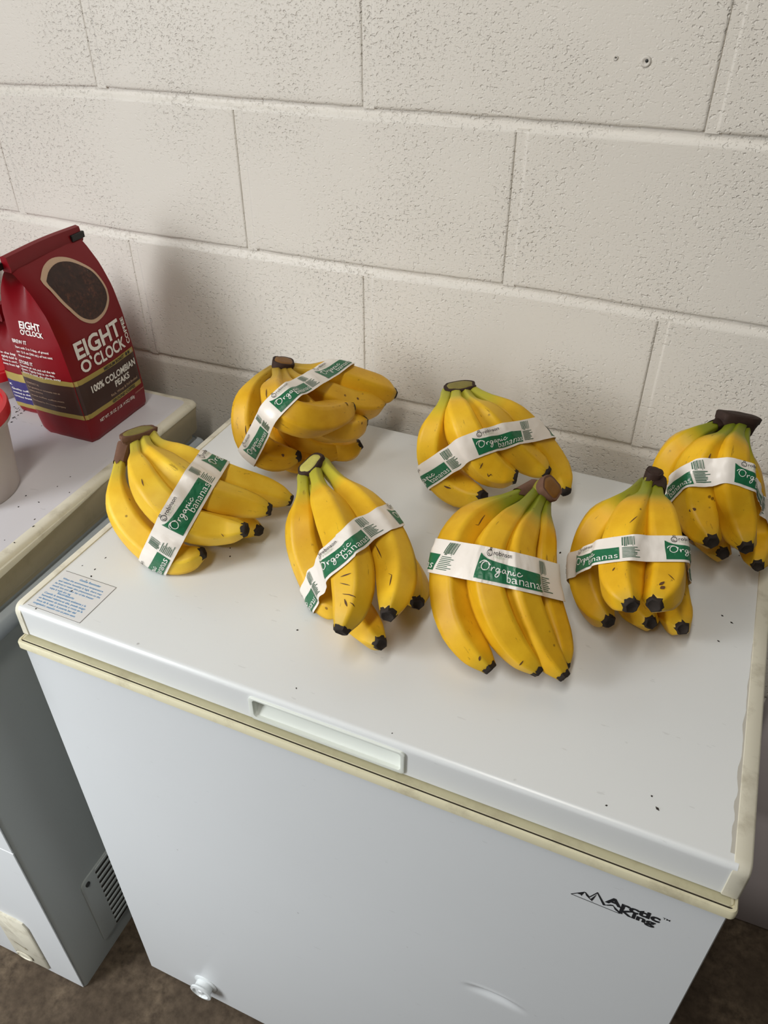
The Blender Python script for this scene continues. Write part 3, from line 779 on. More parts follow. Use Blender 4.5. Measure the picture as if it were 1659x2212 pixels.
for (x, y) in [(0.1038, -0.4131), (0.0554, -0.3758), (0.1055, -0.3472), (0.0823, -0.381), (0.1126, -0.4255), (0.0803, -0.342), (0.0989, -0.4619), (0.1137, -0.4609), (0.081, -0.316), (0.0643, -0.3996), (-0.1363, -0.1902), (-0.131, -0.1928), (-0.1267, -0.1943), (-0.1268, -0.1912), (-0.1212, -0.1953), (-0.1207, -0.1999), (-0.1217, -0.2019), (-0.1117, -0.2025), (-0.1096, -0.2017), (-0.1122, -0.1948), (-0.1094, -0.2173), (-0.1053, -0.2187), (-0.1128, -0.2156), (-0.1128, -0.2186), (-0.1208, -0.179), (-0.1116, -0.2088), (-0.107, -0.1911), (-0.054, -0.2206), (-0.1055, -0.2295)]: crumb(cr2, x, y, .8971, rng.uniform(.0007, .0017))
tag(cr1.build('coffee_crumbs', M['grounds'], smooth=False), 'scattered dark crumbs on the lid of the near freezer', 'crumbs', kind='stuff')
tag(cr2.build('coffee_crumbs', M['grounds'], smooth=False), 'dark crumbs of spilled ground coffee between the tub and the coffee bags', 'crumbs', kind='stuff')

# grey post by the wall at the left edge, wrapped pack beyond the near freezer
po = empty('metal_post', (-.335, -.045, LT)); tag(po, 'grey metal post standing against the wall behind the tubs', 'post')
b = MB(); b.rings([[(p[0], p[1], z) for p in rrect(-.03, .03, -.012, .012, .004)] for z in (0, .185)], cap0=True, cap1=True); b.build('upright', M['grey'], po, angle=40)
MB().box((-.04, -.02, 0), (.04, .02, .004)).build('base_plate', M['grey'], po, smooth=False)
pk_ = empty('wrapped_pack', (1.185, -.040, 0)); tag(pk_, 'pale plastic-wrapped pack with blue print against the wall at the right edge', 'pack')
b = MB()
b.rings([[(p[0]+.002*math.sin(z*40), p[1], z) for p in rrect(-.10+e, .16-e, -.033+e*.5, .033-e*.5, .015)] for z, e in ((0, .02), (.01, .004), (.15, .0), (.31, .003), (.325, .008), (.34, .003), (.5, .0), (.66, .004), (.685, .03))], cap0=True, cap1=True)
b.build('wrap', M['wrap'], pk_, angle=50)
MB().rings([[(p[0], -.0337+y, p[1]) for p in rrect(-.09, .14, .545, .605, .01)] for y in (0, -.001)], cap0=True, cap1=True).build('blue_print', M['wrapblue'], pk_, smooth=False)

# ------------------------------------------------------------------ bananas
LID = .905
BUN = {
 'b1': dict(label='banana bunch nearest the notice sticker, tips pointing right, brown husk on its crown', skin='pale',
  ban=[
   ([(0.2299, -0.3569, 1.005), (0.237, -0.3796, 0.9936), (0.2454, -0.3999, 0.9791), (0.2595, -0.4153, 0.9631), (0.2784, -0.4252, 0.9477), (0.3004, -0.4313, 0.9347), (0.3253, -0.4347, 0.9268), (0.3515, -0.4337, 0.9256), (0.3737, -0.4222, 0.9328)], 0.0213, 0.30),
   ([(0.2359, -0.3417, 1.005), (0.2547, -0.3646, 1.0095), (0.2744, -0.3869, 1.0129), (0.2967, -0.4068, 1.0119), (0.3206, -0.4226, 1.0035), (0.3447, -0.4266, 0.9869), (0.3677, -0.4189, 0.9697), (0.3912, -0.4037, 0.9597), (0.4202, -0.3971, 0.963)], 0.0218, 1.20),
   ([(0.237, -0.3259, 1.005), (0.2571, -0.3471, 1.0099), (0.2792, -0.3665, 1.0135), (0.3041, -0.3824, 1.0142), (0.3316, -0.3914, 1.0086), (0.3573, -0.3898, 0.9948), (0.3771, -0.3751, 0.9788), (0.3979, -0.3589, 0.9654), (0.4246, -0.3486, 0.9586)], 0.0213, 2.10),
   ([(0.2372, -0.3125, 1.005), (0.2589, -0.3296, 1.0055), (0.2843, -0.3397, 1.0035), (0.3109, -0.343, 0.9971), (0.3357, -0.3387, 0.986), (0.3577, -0.3289, 0.9726), (0.3774, -0.3151, 0.959), (0.3984, -0.3024, 0.9464), (0.4216, -0.2927, 0.935)], 0.0207, 3.00),
   ([(0.2232, -0.324, 1.0), (0.2392, -0.334, 0.9864), (0.256, -0.3426, 0.9728), (0.2739, -0.3472, 0.9587), (0.2925, -0.3514, 0.9454), (0.3117, -0.3594, 0.9352), (0.3316, -0.3696, 0.929), (0.3535, -0.3772, 0.9269), (0.3758, -0.3838, 0.927)], 0.0202, 3.90),
   ([(0.2253, -0.3171, 1.0), (0.2463, -0.3244, 0.9868), (0.2676, -0.3309, 0.9736), (0.2892, -0.3348, 0.9599), (0.3114, -0.3378, 0.9469), (0.3349, -0.3417, 0.9369), (0.3594, -0.3459, 0.9297), (0.3847, -0.3501, 0.9266), (0.4103, -0.3541, 0.927)], 0.0202, 4.80),
  ], crown={'seed': 1.0, 'ht': 0.012, 'ext': 0.003, 'thick': 0.01, 'up': (0, 0.2, 0.98), 'mat': 'husk', 'rim': 'husk', 'cut': 'cut', 'row': [0, 1, 2, 3]},
  band={'plane': [(0.3314, -0.3288, 0.983), (0.3708, -0.4328, 1.013), (0.3405, -0.4556, 0.951)], 'start': (0.355, -0.4587, 0.99)}, marks=[(0, 0.6, -0.2, 0.66, -0.1, 0.0008), (1, 0.4, -0.4, 0.43, -0.3, 0.0007), (1, 0.8, 0.2, 0.83, 0.4, 0.0005)], husk=[(0, 0.075, 'husk', 0, 30)]),
 'b2': dict(label='plump banana bunch by the wall with a loose band hanging free between its fruit', skin='ripe',
  ban=[
   ([(0.3308, -0.1541, 1.035), (0.3242, -0.1765, 1.0329), (0.3208, -0.1975, 1.0235), (0.3214, -0.2142, 1.0072), (0.3255, -0.225, 0.9869), (0.3354, -0.2326, 0.9672), (0.3526, -0.2312, 0.9519), (0.3735, -0.2236, 0.9455), (0.3955, -0.2166, 0.9495)], 0.0213, 0.30),
   ([(0.3355, -0.1522, 1.035), (0.3524, -0.1797, 1.0405), (0.3657, -0.2092, 1.0447), (0.3798, -0.2386, 1.0465), (0.4031, -0.2596, 1.0429), (0.4286, -0.2477, 1.0301), (0.4383, -0.2188, 1.0183), (0.4432, -0.1876, 1.01), (0.4462, -0.1557, 1.003)], 0.0224, 1.20),
   ([(0.3437, -0.1488, 1.035), (0.3596, -0.1717, 1.038), (0.3765, -0.1941, 1.0385), (0.3949, -0.2146, 1.0335), (0.4159, -0.2192, 1.0167), (0.4321, -0.2061, 0.9984), (0.4432, -0.1848, 0.984), (0.4495, -0.1588, 0.9759), (0.4542, -0.1317, 0.9701)], 0.0213, 2.10),
   ([(0.3459, -0.1449, 1.035), (0.3634, -0.1601, 1.0352), (0.3835, -0.1701, 1.0319), (0.4039, -0.1666, 1.022), (0.4187, -0.1545, 1.0091), (0.4306, -0.1388, 0.997), (0.4419, -0.1211, 0.9872), (0.4522, -0.1018, 0.9798), (0.461, -0.0807, 0.9757)], 0.0213, 3.00),
   ([(0.348, -0.1396, 1.035), (0.3679, -0.1362, 1.0342), (0.3853, -0.1272, 1.0299), (0.4015, -0.1175, 1.0232), (0.4173, -0.1084, 1.0146), (0.4321, -0.0981, 1.0055), (0.4456, -0.0864, 0.9963), (0.458, -0.0729, 0.988), (0.47, -0.0589, 0.98)], 0.0224, 3.90),
   ([(0.3265, -0.1346, 1.025), (0.3292, -0.146, 1.006), (0.3344, -0.156, 0.9869), (0.3455, -0.1616, 0.9684), (0.3596, -0.1648, 0.9515), (0.3776, -0.1666, 0.9385), (0.3983, -0.166, 0.9305), (0.4187, -0.1584, 0.9291), (0.4359, -0.1452, 0.9343)], 0.0202, 4.80),
   ([(0.3336, -0.1317, 1.025), (0.3422, -0.1368, 1.005), (0.3512, -0.1415, 0.9851), (0.3629, -0.1429, 0.9662), (0.3764, -0.1408, 0.9486), (0.3938, -0.1418, 0.935), (0.4139, -0.1493, 0.9292), (0.4354, -0.153, 0.9286), (0.4523, -0.1417, 0.9377)], 0.0202, 5.70),
   ([(0.3214, -0.1261, 1.02), (0.3186, -0.1343, 0.9981), (0.3163, -0.1428, 0.9763), (0.32, -0.1542, 0.9562), (0.3307, -0.1681, 0.9407), (0.3462, -0.181, 0.9288), (0.3663, -0.1913, 0.9223), (0.3891, -0.1943, 0.9208), (0.4115, -0.1884, 0.925)], 0.0190, 6.60),
  ], crown={'seed': 2.0, 'ht': 0.014, 'ext': 0.003, 'thick': 0.011, 'up': (0.25, 0.1, 0.95), 'mat': 'stemyellow', 'cut': 'cutbrown', 'rimk': 2, 'row': [0, 1, 2, 3, 4]},
  band={'width': 0.029, 'plane': [(0.3383, -0.2157, 0.95), (0.3943, -0.2567, 1.045), (0.4028, -0.1365, 1.035)], 'start': (0.3879, -0.2466, 1.035), 'dip': 0.15}, marks=[(0, 0.8, -0.1, 0.83, 0.1, 0.0024), (1, 0.78, 0.3, 0.8, 0.6, 0.0016), (0, 0.45, -0.3, 0.52, -0.2, 0.0008), (1, 0.35, -0.2, 0.4, 0.0, 0.0007)], husk=[]),
 'b3': dict(label='banana bunch with crumpled band and pale green cut crown, left of the frontmost bunch', skin='mid',
  ban=[
   ([(0.4599, -0.3226, 1.0), (0.4709, -0.3442, 0.9987), (0.4809, -0.3657, 0.9939), (0.4884, -0.3846, 0.9809), (0.4973, -0.3983, 0.963), (0.5102, -0.4089, 0.9455), (0.5265, -0.4209, 0.9325), (0.5449, -0.4354, 0.9264), (0.5664, -0.4461, 0.929)], 0.0213, 0.30),
   ([(0.4696, -0.3108, 1.005), (0.4858, -0.3363, 1.0084), (0.5038, -0.3605, 1.0107), (0.5236, -0.3834, 1.0113), (0.5432, -0.4064, 1.0089), (0.5627, -0.4286, 1.0023), (0.5796, -0.4511, 0.9912), (0.59, -0.4761, 0.9779), (0.5913, -0.5032, 0.9643)], 0.0235, 1.20),
   ([(0.4718, -0.2939, 1.005), (0.495, -0.3156, 1.0074), (0.5195, -0.3359, 1.0079), (0.5453, -0.3546, 1.0058), (0.5712, -0.3722, 1.0001), (0.5946, -0.3915, 0.9906), (0.6135, -0.4156, 0.982), (0.6249, -0.4448, 0.9776), (0.6304, -0.4762, 0.9761)], 0.0235, 2.10),
   ([(0.4551, -0.2954, 0.995), (0.4743, -0.3206, 0.9835), (0.4935, -0.3447, 0.9696), (0.5123, -0.3671, 0.9527), (0.5327, -0.3905, 0.9395), (0.5541, -0.4146, 0.9293), (0.577, -0.4389, 0.9248), (0.6011, -0.4616, 0.9307), (0.6252, -0.4833, 0.94)], 0.0207, 3.00),
   ([(0.4611, -0.282, 0.995), (0.487, -0.2913, 0.9803), (0.5126, -0.3009, 0.9654), (0.5372, -0.3102, 0.9486), (0.5619, -0.3217, 0.9336), (0.5868, -0.3388, 0.9261), (0.6088, -0.3606, 0.9254), (0.625, -0.3865, 0.9314), (0.6394, -0.4131, 0.9392)], 0.0207, 3.90),
  ], crown={'seed': 3.0, 'ht': 0.011, 'ext': 0.002, 'thick': 0.0105, 'up': (-0.25, -0.25, 0.9), 'mat': 'stemyellow', 'cut': 'cutpale', 'row': [0, 1, 2]},
  band={'width': 0.031, 'plane': [(0.5358, -0.4398, 0.955), (0.571, -0.4322, 1.017), (0.5874, -0.3702, 1.01)], 'start': (0.5458, -0.4321, 0.985), 'wave': 0.004}, marks=[(1, 0.66, 0.05, 0.665, 0.55, 0.0005), (1, 0.7, -0.4, 0.705, 0.15, 0.0007), (1, 0.745, -0.35, 0.73, 0.2, 0.0005), (1, 0.79, -0.5, 0.775, 0.05, 0.0006), (1, 0.83, -0.6, 0.815, -0.25, 0.0005), (1, 0.8, 0.1, 0.84, -0.15, 0.0011), (2, 0.58, 0.3, 0.66, 0.2, 0.0007), (2, 0.75, -0.1, 0.82, 0.0, 0.0006)], husk=[]),
 'b4': dict(label='banana bunch against the wall with an oval olive cut crown, behind the frontmost bunch', skin='mid',
  ban=[
   ([(0.571, -0.1265, 1.035), (0.5761, -0.1518, 1.0346), (0.5757, -0.1744, 1.0246), (0.5727, -0.1857, 1.0022), (0.5757, -0.1877, 0.9769), (0.5852, -0.1864, 0.9531), (0.6039, -0.1864, 0.9361), (0.6283, -0.1911, 0.9323), (0.6493, -0.2019, 0.9423)], 0.0230, 0.30),
   ([(0.5802, -0.1161, 1.035), (0.5871, -0.137, 1.0367), (0.5947, -0.1576, 1.0371), (0.6054, -0.176, 1.0318), (0.6182, -0.1868, 1.0183), (0.6308, -0.1885, 1.0003), (0.6438, -0.1872, 0.9826), (0.6621, -0.1848, 0.9709), (0.6836, -0.182, 0.9684)], 0.0246, 1.20),
   ([(0.5903, -0.112, 1.035), (0.6012, -0.1314, 1.0367), (0.6145, -0.149, 1.0362), (0.6332, -0.1574, 1.028), (0.6493, -0.1575, 1.0127), (0.6637, -0.1533, 0.9962), (0.6779, -0.1471, 0.9802), (0.6959, -0.1439, 0.9674), (0.7166, -0.1479, 0.9611)], 0.0235, 2.10),
   ([(0.5959, -0.1056, 1.035), (0.6161, -0.1209, 1.0368), (0.6397, -0.1262, 1.0304), (0.6604, -0.1258, 1.0157), (0.6778, -0.1219, 0.9976), (0.6932, -0.1155, 0.9784), (0.7101, -0.1148, 0.9594), (0.7276, -0.122, 0.9429), (0.7431, -0.14, 0.9338)], 0.0224, 3.00),
   ([(0.5721, -0.0994, 1.025), (0.5679, -0.1007, 1.005), (0.5651, -0.1019, 0.9849), (0.5648, -0.1015, 0.9644), (0.5677, -0.104, 0.9446), (0.576, -0.1156, 0.9302), (0.5868, -0.1304, 0.9213), (0.6001, -0.1456, 0.9207), (0.6138, -0.16, 0.925)], 0.0179, 3.90),
  ], crown={'seed': 4.0, 'ht': 0.009, 'ext': 0.003, 'thick': 0.011, 'up': (0, 0, 1), 'cut': 'cut', 'row': [0, 1, 2, 3]},
  band={'width': 0.029, 'plane': [(0.5861, -0.1972, 0.96), (0.6488, -0.1847, 1.013), (0.6941, -0.1109, 0.995)], 'start': (0.6284, -0.1913, 1.01)}, marks=[(0, 0.62, 0.3, 0.68, 0.1, 0.0012), (1, 0.62, 0.0, 0.64, 0.3, 0.0008), (1, 0.7, 0.2, 0.74, 0.4, 0.0007), (0, 0.4, -0.5, 0.6, -0.5, 0.0006)], husk=[]),
 'b5': dict(label='frontmost banana bunch, flat fan of four with green necks and a fully readable band', skin='lime',
  ban=[
   ([(0.718, -0.2504, 1.005), (0.7051, -0.2821, 1.0105), (0.6892, -0.3127, 1.0125), (0.6727, -0.3425, 1.007), (0.6664, -0.3745, 0.9957), (0.6713, -0.4045, 0.9793), (0.6842, -0.4301, 0.96), (0.7063, -0.449, 0.9414), (0.735, -0.4614, 0.927)], 0.0218, 0.30),
   ([(0.7249, -0.2575, 1.007), (0.7203, -0.2898, 1.0123), (0.7152, -0.3222, 1.0161), (0.7085, -0.3545, 1.0143), (0.7058, -0.3862, 1.006), (0.7136, -0.4136, 0.9899), (0.731, -0.432, 0.969), (0.7537, -0.4441, 0.9483), (0.7815, -0.4504, 0.9319)], 0.0204, 1.20),
   ([(0.732, -0.2594, 1.005), (0.7321, -0.2903, 1.0094), (0.7319, -0.3214, 1.0126), (0.7295, -0.3524, 1.0107), (0.7327, -0.3819, 1.0017), (0.7442, -0.405, 0.9847), (0.7612, -0.4209, 0.964), (0.7813, -0.4346, 0.9445), (0.8064, -0.4475, 0.9314)], 0.0196, 2.10),
   ([(0.7351, -0.2511, 0.999), (0.7394, -0.2782, 1.0018), (0.7434, -0.3055, 1.0017), (0.7466, -0.3321, 0.9958), (0.7521, -0.3552, 0.982), (0.762, -0.3726, 0.9632), (0.7755, -0.3873, 0.9443), (0.7904, -0.405, 0.9294), (0.8029, -0.4288, 0.924)], 0.0188, 3.00),
  ], crown={'seed': 5.0, 'ht': 0.02, 'ext': 0.004, 'thick': 0.013, 'up': (0.65, -0.2, 0.7), 'rim': 'husk', 'cut': 'cutbrown', 'row': [0, 1, 2, 3]},
  band={'plane': [(0.651, -0.3787, 0.98), (0.721, -0.4223, 1.027), (0.7716, -0.3658, 0.977)], 'start': (0.6974, -0.4258, 1.025)}, marks=[(1, 0.5, 0.3, 0.56, 0.1, 0.0006), (1, 0.86, 0.1, 0.865, 0.6, 0.0007), (0, 0.3, -0.3, 0.36, -0.5, 0.0006), (0, 0.9, -0.2, 0.92, 0.1, 0.0012)], husk=[(0, 0.09, 'husk', 0, 30)]),
 'b6': dict(label='banana bunch with two plump fruit side by side and black crown, left of the rightmost', skin='lime',
  ban=[
   ([(0.8352, -0.231, 1.03), (0.827, -0.2548, 1.0308), (0.815, -0.2756, 1.0255), (0.8014, -0.2877, 1.0084), (0.796, -0.2984, 0.9862), (0.7965, -0.3084, 0.9632), (0.8046, -0.324, 0.9453), (0.8179, -0.3427, 0.9357), (0.8347, -0.3613, 0.9379)], 0.0213, 0.30),
   ([(0.8409, -0.2333, 1.033), (0.8402, -0.2557, 1.0349), (0.8386, -0.2782, 1.0352), (0.8342, -0.3, 1.032), (0.8312, -0.3209, 1.0245), (0.8309, -0.3401, 1.0128), (0.8338, -0.3595, 1.0018), (0.8408, -0.3806, 0.999), (0.8516, -0.4002, 1.0015)], 0.0230, 1.20),
   ([(0.8494, -0.2298, 1.033), (0.8509, -0.2518, 1.0347), (0.8533, -0.2738, 1.0352), (0.8587, -0.2949, 1.0315), (0.8656, -0.3135, 1.0223), (0.8727, -0.3301, 1.0095), (0.8769, -0.3494, 1.0007), (0.876, -0.3715, 1.0004), (0.8723, -0.393, 1.0039)], 0.0230, 2.10),
   ([(0.8399, -0.2214, 1.025), (0.8349, -0.2376, 1.0085), (0.833, -0.2494, 0.9882), (0.8341, -0.2556, 0.9653), (0.8387, -0.2674, 0.9456), (0.8464, -0.2846, 0.9313), (0.8559, -0.3044, 0.9227), (0.8659, -0.3251, 0.9273), (0.8757, -0.3449, 0.9361)], 0.0202, 3.00),
   ([(0.8471, -0.2185, 1.025), (0.8567, -0.2315, 1.0066), (0.8658, -0.2421, 0.9866), (0.8734, -0.2463, 0.9637), (0.8811, -0.2552, 0.9427), (0.8879, -0.2746, 0.9295), (0.8946, -0.2972, 0.9234), (0.9012, -0.32, 0.9285), (0.9075, -0.342, 0.9374)], 0.0202, 3.90),
  ], crown={'seed': 6.0, 'ht': 0.016, 'ext': 0.001, 'thick': 0.0095, 'up': (0.1, 0.1, 1), 'cut': 'crown', 'rimk': 2, 'row': [0, 1, 2]},
  band={'width': 0.027, 'plane': [(0.7977, -0.3165, 0.965), (0.8487, -0.3445, 1.027), (0.8798, -0.3244, 1.017)], 'start': (0.8694, -0.3389, 1.025)}, marks=[(2, 0.8, 0.25, 0.86, 0.45, 0.0016), (2, 0.85, 0.1, 0.9, 0.3, 0.0022), (2, 0.76, -0.4, 0.73, 0.0, 0.0006), (1, 0.7, 0.1, 0.72, 0.25, 0.0007), (1, 0.4, -0.2, 0.44, 0.0, 0.0005)], husk=[(2, 0.05, 'crown', 0, 30)]),
 'b7': dict(label='rightmost banana bunch with a large dark brown crown leaning by the freezer edge', skin='lime',
  ban=[
   ([(0.9041, -0.1089, 1.055), (0.8914, -0.1296, 1.0578), (0.8769, -0.1484, 1.0551), (0.8628, -0.1558, 1.037), (0.857, -0.1589, 1.0137), (0.8604, -0.1614, 0.9898), (0.8693, -0.167, 0.968), (0.8811, -0.1821, 0.9532), (0.8951, -0.2017, 0.9509)], 0.0202, 0.30),
   ([(0.9147, -0.1159, 1.055), (0.9095, -0.1381, 1.0575), (0.903, -0.1601, 1.0576), (0.8923, -0.1782, 1.0491), (0.8869, -0.1907, 1.031), (0.8897, -0.1974, 1.0095), (0.8988, -0.2085, 0.9921), (0.9097, -0.2267, 0.9843), (0.9183, -0.2479, 0.9861)], 0.0230, 1.20),
   ([(0.9234, -0.1067, 1.055), (0.9208, -0.1295, 1.0572), (0.9183, -0.1523, 1.0576), (0.916, -0.1743, 1.0518), (0.9195, -0.1893, 1.0358), (0.9283, -0.1935, 1.0152), (0.9386, -0.1964, 0.9952), (0.948, -0.2113, 0.9808), (0.9555, -0.2326, 0.9774)], 0.0230, 2.10),
   ([(0.9313, -0.0945, 1.05), (0.9298, -0.1221, 1.0493), (0.9344, -0.1445, 1.0365), (0.944, -0.147, 1.0113), (0.9534, -0.1428, 0.9857), (0.9637, -0.1448, 0.96), (0.9732, -0.1569, 0.9385), (0.9756, -0.1842, 0.938), (0.9764, -0.2116, 0.9413)], 0.0196, 3.00),
   ([(0.9155, -0.1066, 1.05), (0.908, -0.112, 1.026), (0.9041, -0.1147, 1.0008), (0.9033, -0.1129, 0.9752), (0.9056, -0.1155, 0.95), (0.9142, -0.1326, 0.9335), (0.9245, -0.1549, 0.9262), (0.9323, -0.1787, 0.9307), (0.9388, -0.2017, 0.94)], 0.0202, 3.90),
  ], crown={'seed': 7.0, 'ht': 0.014, 'ext': 0.007, 'thick': 0.011, 'up': (0.1, 0.25, 0.95), 'mat': 'crown', 'cut': 'crown', 'row': [0, 1, 2, 3]},
  band={'width': 0.024, 'plane': [(0.8682, -0.1938, 0.995), (0.8967, -0.2051, 1.04), (0.9333, -0.1939, 1.035)], 'start': (0.9211, -0.1892, 1.035)}, marks=[(1, 0.34, -0.1, 0.4, -0.3, 0.0012), (1, 0.66, 0.2, 0.68, 0.3, 0.0018), (0, 0.5, 0.2, 0.52, 0.3, 0.0014)], husk=[(0, 0.07, 'crown', 0, 30)]),
}

PROF_T = np.array([0, .05, .11, .175, .235, .30, .37, .47, .60, .74, .83, .895, .94, .97, .988, 1.0])
PROF_R = np.array([.38, .355, .355, .40, .54, .77, .92, 1.0, 1.02, 1.0, .94, .83, .69, .54, .43, .36])
NSEG, NRING = 30, 32
def banana_geo(ctrl, R, rot, seed):
    P = spline(ctrl, 90)
    L = np.r_[0, np.cumsum(np.linalg.norm(np.diff(P, axis=0), axis=1))]
    tt = np.r_[np.linspace(0, .9, NRING-6)[:-1], np.linspace(.9, 1, 7)]
    u = tt*L[-1]
    Q = np.c_[np.interp(u, L, P[:, 0]), np.interp(u, L, P[:, 1]), np.interp(u, L, P[:, 2])]
    for _ in range(2): Q[1:-1] = .25*Q[:-2]+.5*Q[1:-1]+.25*Q[2:]
    T = np.gradient(Q, axis=0); T /= np.linalg.norm(T, axis=1)[:, None]
    # ridge orientation follows the bend of the fruit
    bend = unit(Q[0]+Q[-1]-2*Q[len(Q)//2])
    N = np.zeros_like(Q)
    N[0] = unit(bend-T[0]*(bend@T[0]))
    for i in range(1, len(Q)): N[i] = unit(N[i-1]-T[i]*(N[i-1]@T[i]))
    B = np.cross(T, N)
    th = rot+np.linspace(0, 2*np.pi, NSEG, endpoint=False)
    rad = np.interp(tt, PROF_T, PROF_R)*R
    V = []; UV = []
    for i in range(len(Q)):
        k = (th-rot) % (2*np.pi/5)-np.pi/5
        poly = np.cos(np.pi/5)/np.cos(k)
        am = .92*np.interp(tt[i], [0, .1, .25, .9, 1], [.55, .6, .95, 1.0, .8])
        rr = rad[i]*((1-am)*.93+am*(poly*1.06))*(1+.02*math.sin(seed+tt[i]*9))
        off = rr[:, None]*(np.cos(th)[:, None]*N[i]+np.sin(th)[:, None]*B[i])
        V.append(Q[i]+off); UV += [((a-rot)/(2*np.pi), tt[i]) for a in th]
    return np.array(V), UV, Q, T, N, B, rad
def clampz(V, lo=LID+.0006):
    V = V.copy(); V[..., 2] = np.maximum(V[..., 2], lo); return V
def hull2(pts):
    pts = pts[np.lexsort((pts[:, 1], pts[:, 0]))]
    def half(p):
        h = []
        for q in p:
            while len(h) > 1 and (h[-1][0]-h[-2][0])*(q[1]-h[-2][1])-(h[-1][1]-h[-2][1])*(q[0]-h[-2][0]) <= 0: h.pop()
            h.append(q)
        return h
    a = half(pts); b = half(pts[::-1])
    return np.array(a[:-1]+b[:-1])

ORG = [[(-.12, .60), (.03, .86), (.40, .98), (.76, .82), (.92, .46), (.74, .10), (.42, -.02), (.16, .18), (.14, .56), (.38, .88), (.74, .86), (1.02, .60)],
       [(1.16, .46), (1.20, .04), (1.24, .30), (1.42, .46), (1.52, .38)],
       [(1.98, .38), (1.78, .43), (1.64, .20), (1.76, .02), (1.96, .20), (2.02, .40), (1.99, -.20), (1.78, -.50), (1.62, -.36), (1.86, -.06), (2.16, .16)],
       [(2.62, .36), (2.42, .41), (2.28, .20), (2.40, .02), (2.58, .18), (2.66, .38), (2.65, .08), (2.80, .06)],
       [(2.90, .30), (2.96, .40), (2.95, .02), (3.02, .26), (3.20, .40), (3.28, .26), (3.30, .05), (3.44, .08)],
       [(3.55, .38), (3.52, .10), (3.64, .04), (3.76, .16)], [(3.60, .60), (3.64, .64)],
       [(4.24, .33), (4.07, .41), (3.90, .20), (4.00, .02), (4.24, .08), (4.44, .24)]]
def organic(w, ky=1.0):
    k = w/4.56
    v, f = join2d([stroke2d(np.array(s_)*k+np.array([-0*k+.12*k, 0]), .00085) for s_ in ORG])
    v = v*np.array([1.0, ky])
    return v, f
PANEL_L, PERIOD = .071, .112
def crown_part(root, org, starts, dirs, spec):
    starts = np.array(starts); up = unit(spec['up'])
    row = starts[-1]-starts[0]; row = unit(row-up*(row@up)); third = np.cross(up, row)
    c = starts.mean(0); half = max(np.abs((starts-c)@row))+spec.get('ext', .006)
    tk = spec.get('thick', .0115); ht = spec.get('ht', .016)
    rr = []
    th = np.linspace(0, 2*np.pi, 29)[:-1]
    sh = spec.get('skew', 0.0)
    for k, (o, a, q) in enumerate(((-.012, .86, .72), (-.006, .96, .90), (.001, 1.0, 1.0), (ht*.5, 1.03, 1.05), (ht*.88, 1.04, 1.05), (ht, .98, .96))):
        ring = []
        for t in th:
            ce, se = math.cos(t), math.sin(t)
            e = abs(ce)**.8*math.copysign(1, ce); g_ = abs(se)**.8*math.copysign(1, se)
            n_ = 1+.20*noise.noise((ce*1.7+k*.25, se*1.7, spec['seed']))
            ring.append(c+up*(o+sh*ce*half*(k/5))+row*half*a*e*n_+third*tk*q*g_*n_)
        rr.append(ring)
    cm = MB().rings(rr, cap0=True, cap1=True).build('crown', M[spec.get('mat', 'stemgreen')], root, origin=org, angle=60)
    top = rr[-1]; cc = np.mean(top, axis=0)
    rim = []
    for k, q in ((spec.get('rimk', 3), 1.03), (4, 1.04), (5, 1.04)):
        kc = np.mean(rr[k], axis=0)
        rim.append([kc+(p-kc)*q+up*(.0022*noise.noise((j*.9, k, spec['seed']+3)) if k < 4 else .0006) for j, p in enumerate(rr[k])])
    rim.append([cc+(p-cc)*.86+up*.0004 for p in top])
    MB().rings(rim).build('dark_rim', M[spec.get('rim', 'crown')], cm, origin=org, angle=50)
    MB().rings([[cc+(p-cc)*q+up*z for p in top] for q, z in ((.90, .0), (.86, .0007), (.55, .0014), (.15, .0010))], cap1=True).build('cut_face', M[spec.get('cut', 'cut')], cm, origin=org)

